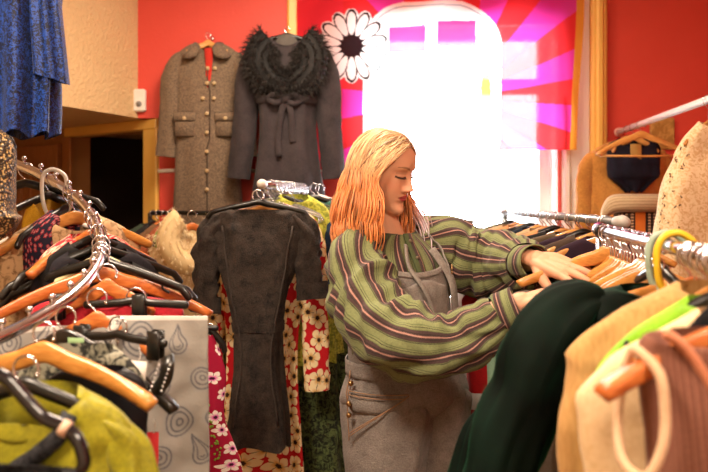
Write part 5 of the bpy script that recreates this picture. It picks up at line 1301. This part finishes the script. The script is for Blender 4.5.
for i, (y, k, m, fi, lb) in enumerate(spec):
    rz = .10 * math.sin(i * 1.9) - (1.5 if i > 1 else 1.0)
    p = rbp(y) + V((-.0, 0, 0)); hanger(k, '%s hanger of the %s, %s the near chrome rack' % ('wooden' if k == 'wood' else 'black', lb, wh2[i]), p, rz, hw=.155, mat=m, drop=.06, hr=.02, wr=.0024)
    garment('hanging_garment', '%s %s the near chrome rack' % (lb, wh2[i]), 'garment', p + V((0, 0, -.012)), rz, fm[fi], hw=.13, nw=.07, ztop=-.085, slope=.07, L=.85, seed=90 + i, folds=.009, dsh=.016, dhem=.03, n=40, nl=24, neck=.05)
for i in range(15):
    hanger('wood', 'wooden hanger with chrome hook packed at the far end of the near rack', rbp(1.762 - .0285 * i), .12 * math.sin(i * 2.1) - 1.5, hw=.10, mat=wood_h if i % 2 else wood_l, group='packed hangers at the far end of the near rack', hr=.021, drop=.05, wr=.0024, stem=.07)
hanger('wood', 'wooden hanger lying low under the hand of the person', rbp(1.785), 0, hw=.225, drop=.062, stem=.072, mat=wood_h)
# dark green velvet jacket with puffed sleeve
vel = NT('green_velvet'); n1 = vel.n('ShaderNodeTexNoise', Scale=9.0, Detail=3.0); vel.l(vel.coord(), n1.inputs['Vector']); vel.l(vel.ramp(n1.outputs[0], [(.35, srgb('#010503')), (.7, srgb('#051a12'))]), vel.p.inputs['Base Color'])
vel.p.inputs['Sheen Weight'].default_value = .4; vel.p.inputs['Sheen Roughness'].default_value = .35; vel.p.inputs['Sheen Tint'].default_value = srgb('#1f8a60'); vel.p.inputs['Roughness'].default_value = .75; vel.p.inputs['Specular IOR Level'].default_value = .15
p = rbp(1.235)
vj, vp = garment('velvet_jacket', 'dark green velvet jacket with puffed sleeves that the person pushes along the rack', 'jacket', p, .0, vel.m, hw=.155, nw=.075, ztop=-.088, slope=.030, L=.60, waist=.16, hem=.20, dsh=.045, dhem=.08, folds=.02, nf=6, seed=101, neck=.02, wr=.014)
hanger('wood', 'wooden hanger inside the dark green velvet jacket', p, 0, hw=.14, drop=.04, stem=.075)
def tubecloth(path, rad, seed, amp=.12, flat=.75, k=8, m=48):
    P = catmull(path, k); rs = cat1(rad, k); rg = []; uv = []; ax = V((0, -1, 0)); Lc = 0
    for i, q in enumerate(P):
        if i: Lc += (P[i] - P[i-1]).length
        tn = (P[min(i+1, len(P)-1)] - P[max(i-1, 0)]).normalized(); ax = (ax - tn * ax.dot(tn)).normalized(); bx = tn.cross(ax); row = []
        for j in range(m + 1):
            a = 2*PI*j/m; w = nz(math.cos(a) * 1.3 + seed, math.sin(a) * 1.3, Lc * 9); w2 = 1 - 2.4 * abs(nz(math.cos(a) * 2 + seed, math.sin(a) * 2, Lc * 5))
            fl_ = .06 * math.sin(6 * a + seed) * sm(.25, 0, i / len(P))
            r = rs[i] * (1 + amp * (w + .5 * w2) + fl_); row.append(q + ax * (math.cos(a) * r * flat) + bx * (math.sin(a) * r))
        rg.append(row); uv.append([(j / m * .4, Lc) for j in range(m + 1)])
    b = MB(); b.rings(rg, uv, False, True, False); return b
b = tubecloth([at(603, 300, 1.22), at(583, 304, 1.22), at(560, 322, 1.22), at(541, 355, 1.22), at(527, 395, 1.22), at(508, 440, 1.22), at(492, 492, 1.22)], [.022, .044, .060, .064, .062, .060, .056], 3.0, .22)
obj('sleeve', b, vel.m, vj, world=True)
b = tubecloth([at(700, 300, 1.22), at(735, 304, 1.22), at(762, 330, 1.22), at(780, 380, 1.22), at(790, 460, 1.22)], [.022, .048, .066, .074, .06], 7.0); obj('sleeve', b, vel.m, vj, world=True)
b = tubecloth([at(494, 400, 1.30), at(484, 430, 1.30), at(478, 470, 1.30), at(476, 510, 1.30)], [.012, .036, .05, .06], 5.0, .2, .5); obj('coat_tail', b, vel.m, vj, world=True)
# rust coat between velvet and tan
p = rbp(1.08); garment('rust_coat', 'rust brown coat edge between the green velvet jacket and the tan jacket', 'coat', p, 0, fabric('rust_wool', '#7a3218', '#5c2410'), hw=.165, nw=.06, ztop=-.08, slope=.09, L=1.0, seed=104, folds=.012, dsh=.02, dhem=.04); hanger('wood', 'wooden hanger inside the rust brown coat', p, 0, hw=.13, mat=wood_r)
# yellow and mint tubular hangers
def big_hook(label, y, m, rz, dz=0):
    p = rbp(y) + V((0, 0, dz)); t = thing('tubular_hanger', label, 'hanger', p, rz)
    b = MB(); b.tube(catmull([(.040, 0, -.022), (.032, 0, -.004), (.010, 0, .010), (-.014, 0, .004), (-.026, 0, -.018), (-.026, 0, -.05), (-.020, 0, -.080), (-.006, 0, -.098)], 5), .0062, 10, rnd=True); obj('hook', b, m, t)
    b = MB(); b.tube(catmull([(-.006, 0, -.095), (-.035, 0, -.115), (-.10, 0, -.155), (-.17, 0, -.20), (-.19, 0, -.215)], 5), .006, 10, rnd=True); b.tube(catmull([(-.006, 0, -.095), (.03, 0, -.115), (.10, 0, -.155), (.17, 0, -.20)], 5), .006, 10, rnd=True)
    b.tube([V((-.19, 0, -.215)), V((.17, 0, -.20))], .0055, 8); obj('shoulder_bar', b, m, t)
big_hook('yellow plastic hanger with large hook over the near chrome rail', 1.18, yellowp, -.12)
big_hook('pale mint plastic hanger hook just behind the yellow one', 1.23, mintp, -.3, -.002)
for i in range(9):
    hanger('wood' if i in (2, 6) else 'slim', 'chrome hook hanger bunched near the right edge of the near rail', rbp(1.09 - .022 * i), .25 * math.sin(i * 1.7), hw=.13, mat=wood_h if i in (2, 6) else creamp, group='chrome hook hangers between yellow hook and right edge', hr=.021, wr=.0026, stem=.075, drop=.05) if i % 1 == 0 else None
# tan jacket, lime dress, cream jacket, black camisole, brown vest
tanm = fabric('tan_ribbed_linen', '#c49a62', '#a67c48', .9, .2, 500, .3, 14, streak=True)
p = rbp(.985); garment('tan_jacket', 'tan linen jacket with long sleeve next in front of the velvet jacket', 'jacket', p, .0, tanm, hw=.214, nw=.050, ztop=-.050, slope=.100, L=.8, seed=105, folds=.016, nf=9, dsh=.03, dhem=.06, hem=.21, waist=.20, wr=.008, chest=.230)
hanger('wood', 'wooden hanger inside the tan linen jacket', p, 0, hw=.15)
p = rbp(.935); garment('lime_dress', 'lime green satin dress edge between tan and cream jackets', 'dress', p, .0, fabric('lime_green_satin', '#8fc832', '#74aa22', .45), hw=.182, nw=.055, ztop=-.062, slope=.105, L=.8, seed=106, folds=.006, dsh=.014, dhem=.03); hanger('slim', 'black hanger inside the lime green satin dress', p, 0, hw=.15)
crm = fabric('cream_satin', '#e6caa0', '#d4b283', .5, .2, 400, .15, 10)
p = rbp(.875); garment('cream_jacket', 'cream satin jacket behind the brown knitted vest', 'jacket', p, .0, crm, hw=.212, nw=.06, ztop=-.070, slope=.105, L=.8, seed=107, folds=.012, dsh=.02, dhem=.05, waist=.19, hem=.20, wr=.006)
hanger('wood', 'wooden hanger inside the cream satin jacket', p, 0, hw=.165)
p = rbp(.825); garment('black_camisole', 'black camisole shoulder above the brown knitted vest', 'camisole', p, .0, fabric('black_jersey', '#121014', '#0a080c'), hw=.105, nw=.06, ztop=-.052, slope=.065, L=.28, seed=108, folds=.005, dsh=.012, dhem=.02)
p = rbp(.78)
hanger('wood', 'wooden hanger nearest the camera carrying the brown knitted vest', p, 0, hw=.215, drop=.085, stem=.045, mat=wood_r, bow=.015)
knit = stripes('brown_knit', .008, [(0, '#7c4f40'), (.45, '#5f392e'), (.6, '#8a5c4a')], 0, .9)
vs3 = garment('knitted_vest', 'brown knitted vest with pink trim at the bottom right corner', 'vest', p, 0, knit, hw=.162, nw=.125, ztop=-.078, slope=.02, L=.6, waist=.15, hem=.16, dsh=.022, dhem=.05, folds=.006, nf=5, seed=109, neck=.19, wr=.003)
vt, vpt = vs3; trimm = fabric('pink_trim', '#d08a68', '#b87050')
for s in (-1, 1):
    b = MB(); pts = []
    for i in range(16): u = i / 15; x = s * .138 * (1 - u) ** 1; k_ = lerp(.02, .95, u); q = vpt(.08 + 0 * k_, PI + PI * (.5 + .5 * (x / .16))); pts.append(V((x, -.020 - .012 * sm(0, 1, u), -.074 - .19 * (1 - (x / .156) ** 2) * sm(-.2, .9, u) - .002)))
    b.tube(pts, .006, 8, rnd=True); obj('neck_trim', b, trimm, vt)
    b = MB(); b.tube(catmull([(s * .166, .0, -.098), (s * .150, -.026, -.12), (s * .146, -.032, -.16), (s * .150, -.034, -.20), (s * .165, -.026, -.235), (s * .180, .0, -.225), (s * .178, .018, -.18), (s * .170, .012, -.12), (s * .166, .0, -.098)], 5), .0058, 8); obj('armhole_trim', b, fabric('cream_trim', '#d9b795', '#c49c78'), vt)
# ================= jackets on the white rod =================
def rodp(y): return V((1.452 - .126 * (DB - y), y, 1.80 + .017))
suede = fabric('tan_suede', '#c98c44', '#a86e30', .95, .4, 300, .4, 9)
p = V((at(604, 0, 3.1).x, 3.1, at(0, 138, 3.1).z)); p = rodp(3.15); p.x = at(606, 0, 3.15).x + .02
p = rodp(3.58)
q0 = V((at(619, 0, 3.15).x, 3.15, p.z))
tj, tjp = garment('suede_jacket', 'tan suede jacket hanging open from the white rod by the red wall', 'jacket', p, .12, suede, hw=.225, nw=.10, ztop=-.085, slope=.085, L=.75, waist=.225, hem=.24, dsh=.04, dhem=.09, folds=.016, nf=5, seed=120, neck=.06, sleeve=dict(len=.5, r0=.052, r1=.055, out=.03))
hanger('wood', 'wooden hanger inside the tan suede jacket', p, .12, hw=.2, mat=wood_l, hr=.021)
q = rodp(3.47)
nv, nvp = garment('navy_top', 'navy ruffled collar top in front of the tan suede jacket', 'top', q + V((-.0, 0, 0)), 0, fabric('navy_crepe', '#1c1a2a', '#12101c'), hw=.135, nw=.075, ztop=-.075, slope=.05, L=.27, waist=.10, hem=.03, seed=121, folds=.012, nf=6, dsh=.03, dhem=.03, neck=.075)
b = MB(); b.box((-.005, -.040, -.150), (.055, .003, .085), 0, 0, .001); obj('neck_label', b, plain('tan_label', '#b8914c', .6), nv)
hanger('wood', 'wooden hanger inside the navy ruffled top', q, .0, hw=.12, mat=wood_l, hr=.021)
hanger('wood', 'wooden hanger with straight trouser bar below the white rod', rodp(3.34) , .0, hw=.225, drop=.10, stem=.05, bar=True, mat=wood_l, hr=.021)
# knitted cream collar top with black woven front, strap to the hanger
q = rodp(3.27)
kn = thing('knitted_blouse', 'cream knitted band collar top with black woven front under the white rod', 'top', q, 0)
cx_ = at(634, 0, 3.27).x - q.x; zz = lambda y: at(0, y, 3.27).z - q.z; xx = lambda x: at(x, 0, 3.27).x - q.x
b = MB(); rg = []; uv = []
for i in range(41):
    u = i / 40; x = lerp(xx(600), xx(668), u); top = lerp(zz(194), zz(194), u) - .07 * (abs(u - .5) * 2) ** 8; bot = zz(212) - .05 * (abs(u - .5) * 2) ** 5; y = -.02 - .03 * math.cos((u - .5) * PI)
    rg.append([V((x, y, top)), V((x, y - .014, lerp(top, bot, .3))), V((x, y - .014, lerp(top, bot, .7))), V((x, y, bot)), V((x, y + .012, lerp(top, bot, .6))), V((x, y + .012, lerp(top, bot, .3)))]); uv.append([(u * .3, q_ * .02) for q_ in range(6)])
b.rings(rg, uv, True, True, True); obj('knitted_band', b, stripes('cream_rib', .009, [(0, '#cbb491'), (.7, '#a88f6c')], 1, .95), kn)
b = MB(); rg = []; uv = []
for j in range(24):
    z = lerp(zz(204), zz(275), j / 23); rg.append([V((lerp(xx(612), xx(663), .5) + math.copysign(abs(math.cos(a)) ** .7, math.cos(a)) * .115, math.sin(a) * .03, z)) for a in [2*PI*i/48 for i in range(49)]]); uv.append([(i * .009, z) for i in range(49)])
b.rings(rg, uv, False)
wv = NT('black_tan_weave'); co = wv.coord('UV'); s_ = wv.n('ShaderNodeSeparateXYZ'); wv.l(co, s_.inputs[0])
f1 = wv.math('LESS_THAN', wv.math('FRACT', wv.math('MULTIPLY', s_.outputs[0], 62.0)), .45); f2_ = wv.math('LESS_THAN', wv.math('FRACT', wv.math('MULTIPLY', s_.outputs[1], 70.0)), .5)
f3 = wv.math('LESS_THAN', wv.math('FRACT', wv.math('ADD', wv.math('MULTIPLY', s_.outputs[0], 9.0), .15)), .14)
wv.l(wv.mix(f3, wv.mix(wv.math('MULTIPLY', f1, f2_), srgb('#221a1c'), srgb('#d8b690')), srgb('#d8782a')), wv.p.inputs['Base Color']); wv.p.inputs['Roughness'].default_value = .9
obj('woven_front', b, wv.m, kn)
b = MB(); strip(b, catmull([(xx(662), -.03, zz(198)), (xx(668), -.02, zz(186)), (xx(678), -.01, zz(170))], 4), .010, (0, -1, 0), .002); obj('strap', b, blackp, kn)
# cream lace dress
lc = mottled('cream_lace', '#e4c8a0', '#cfa878', 70, .47, .05, .85)
q = rodp(2.50);
ld_, ldp = garment('lace_gown', 'cream lace gown with small dark flower marks at the right edge', 'dress', q, 0, lc, hw=.125, nw=.03, ztop=-.095, slope=.12, L=.95, chest=.17, waist=.205, hem=.245, dsh=.04, dhem=.08, folds=.012, nf=5, seed=130, n=90)
hanger('wood', 'wooden hanger inside the cream lace gown', q, 0, stem=.09, hw=.10, mat=wood_h, hr=.021)
rq = random.Random(9); dm = plain('dark_embroidery', '#5a4230', .8)
for i in range(34):
    z = rq.uniform(-.16, -.50); k_ = kz(ldp, z); a = PI + rq.uniform(.12, .9); p_ = ldp(k_, a) + V((0, -.002, 0)); b = MB()
    for _ in range(3): b.ball(p_ + V((rq.uniform(-.004, .004), 0, rq.uniform(-.005, .005))), (.0022, .0012, .003), 6)
    obj('embroidered_mark', b, dm, ld_)
# ---------------- camera ----------------
cam = bpy.data.cameras.new('camera'); co_ = bpy.data.objects.new('camera', cam); bpy.context.scene.collection.objects.link(co_)
co_.location = (0, 0, CH); co_.rotation_euler = (PI / 2, 0, 0)
cam.sensor_width = 36; cam.lens = F / 708 * 36; cam.shift_y = -(236 - HZ) / 708
cam.clip_start = .02
cam.dof.use_dof = True; cam.dof.focus_distance = 1.92; cam.dof.aperture_fstop = 3.2
sc = bpy.context.scene; sc.camera = co_
vs_ = sc.view_settings; vs_.view_transform = 'Standard'; vs_.look = 'None'; vs_.exposure = .0; vs_.gamma = 1; vs_.use_curve_mapping = False
sc.cycles.use_denoising = True; sc.cycles.max_bounces = 8; sc.cycles.caustics_reflective = False; sc.cycles.caustics_refractive = False
sc.cycles.sample_clamp_indirect = 6
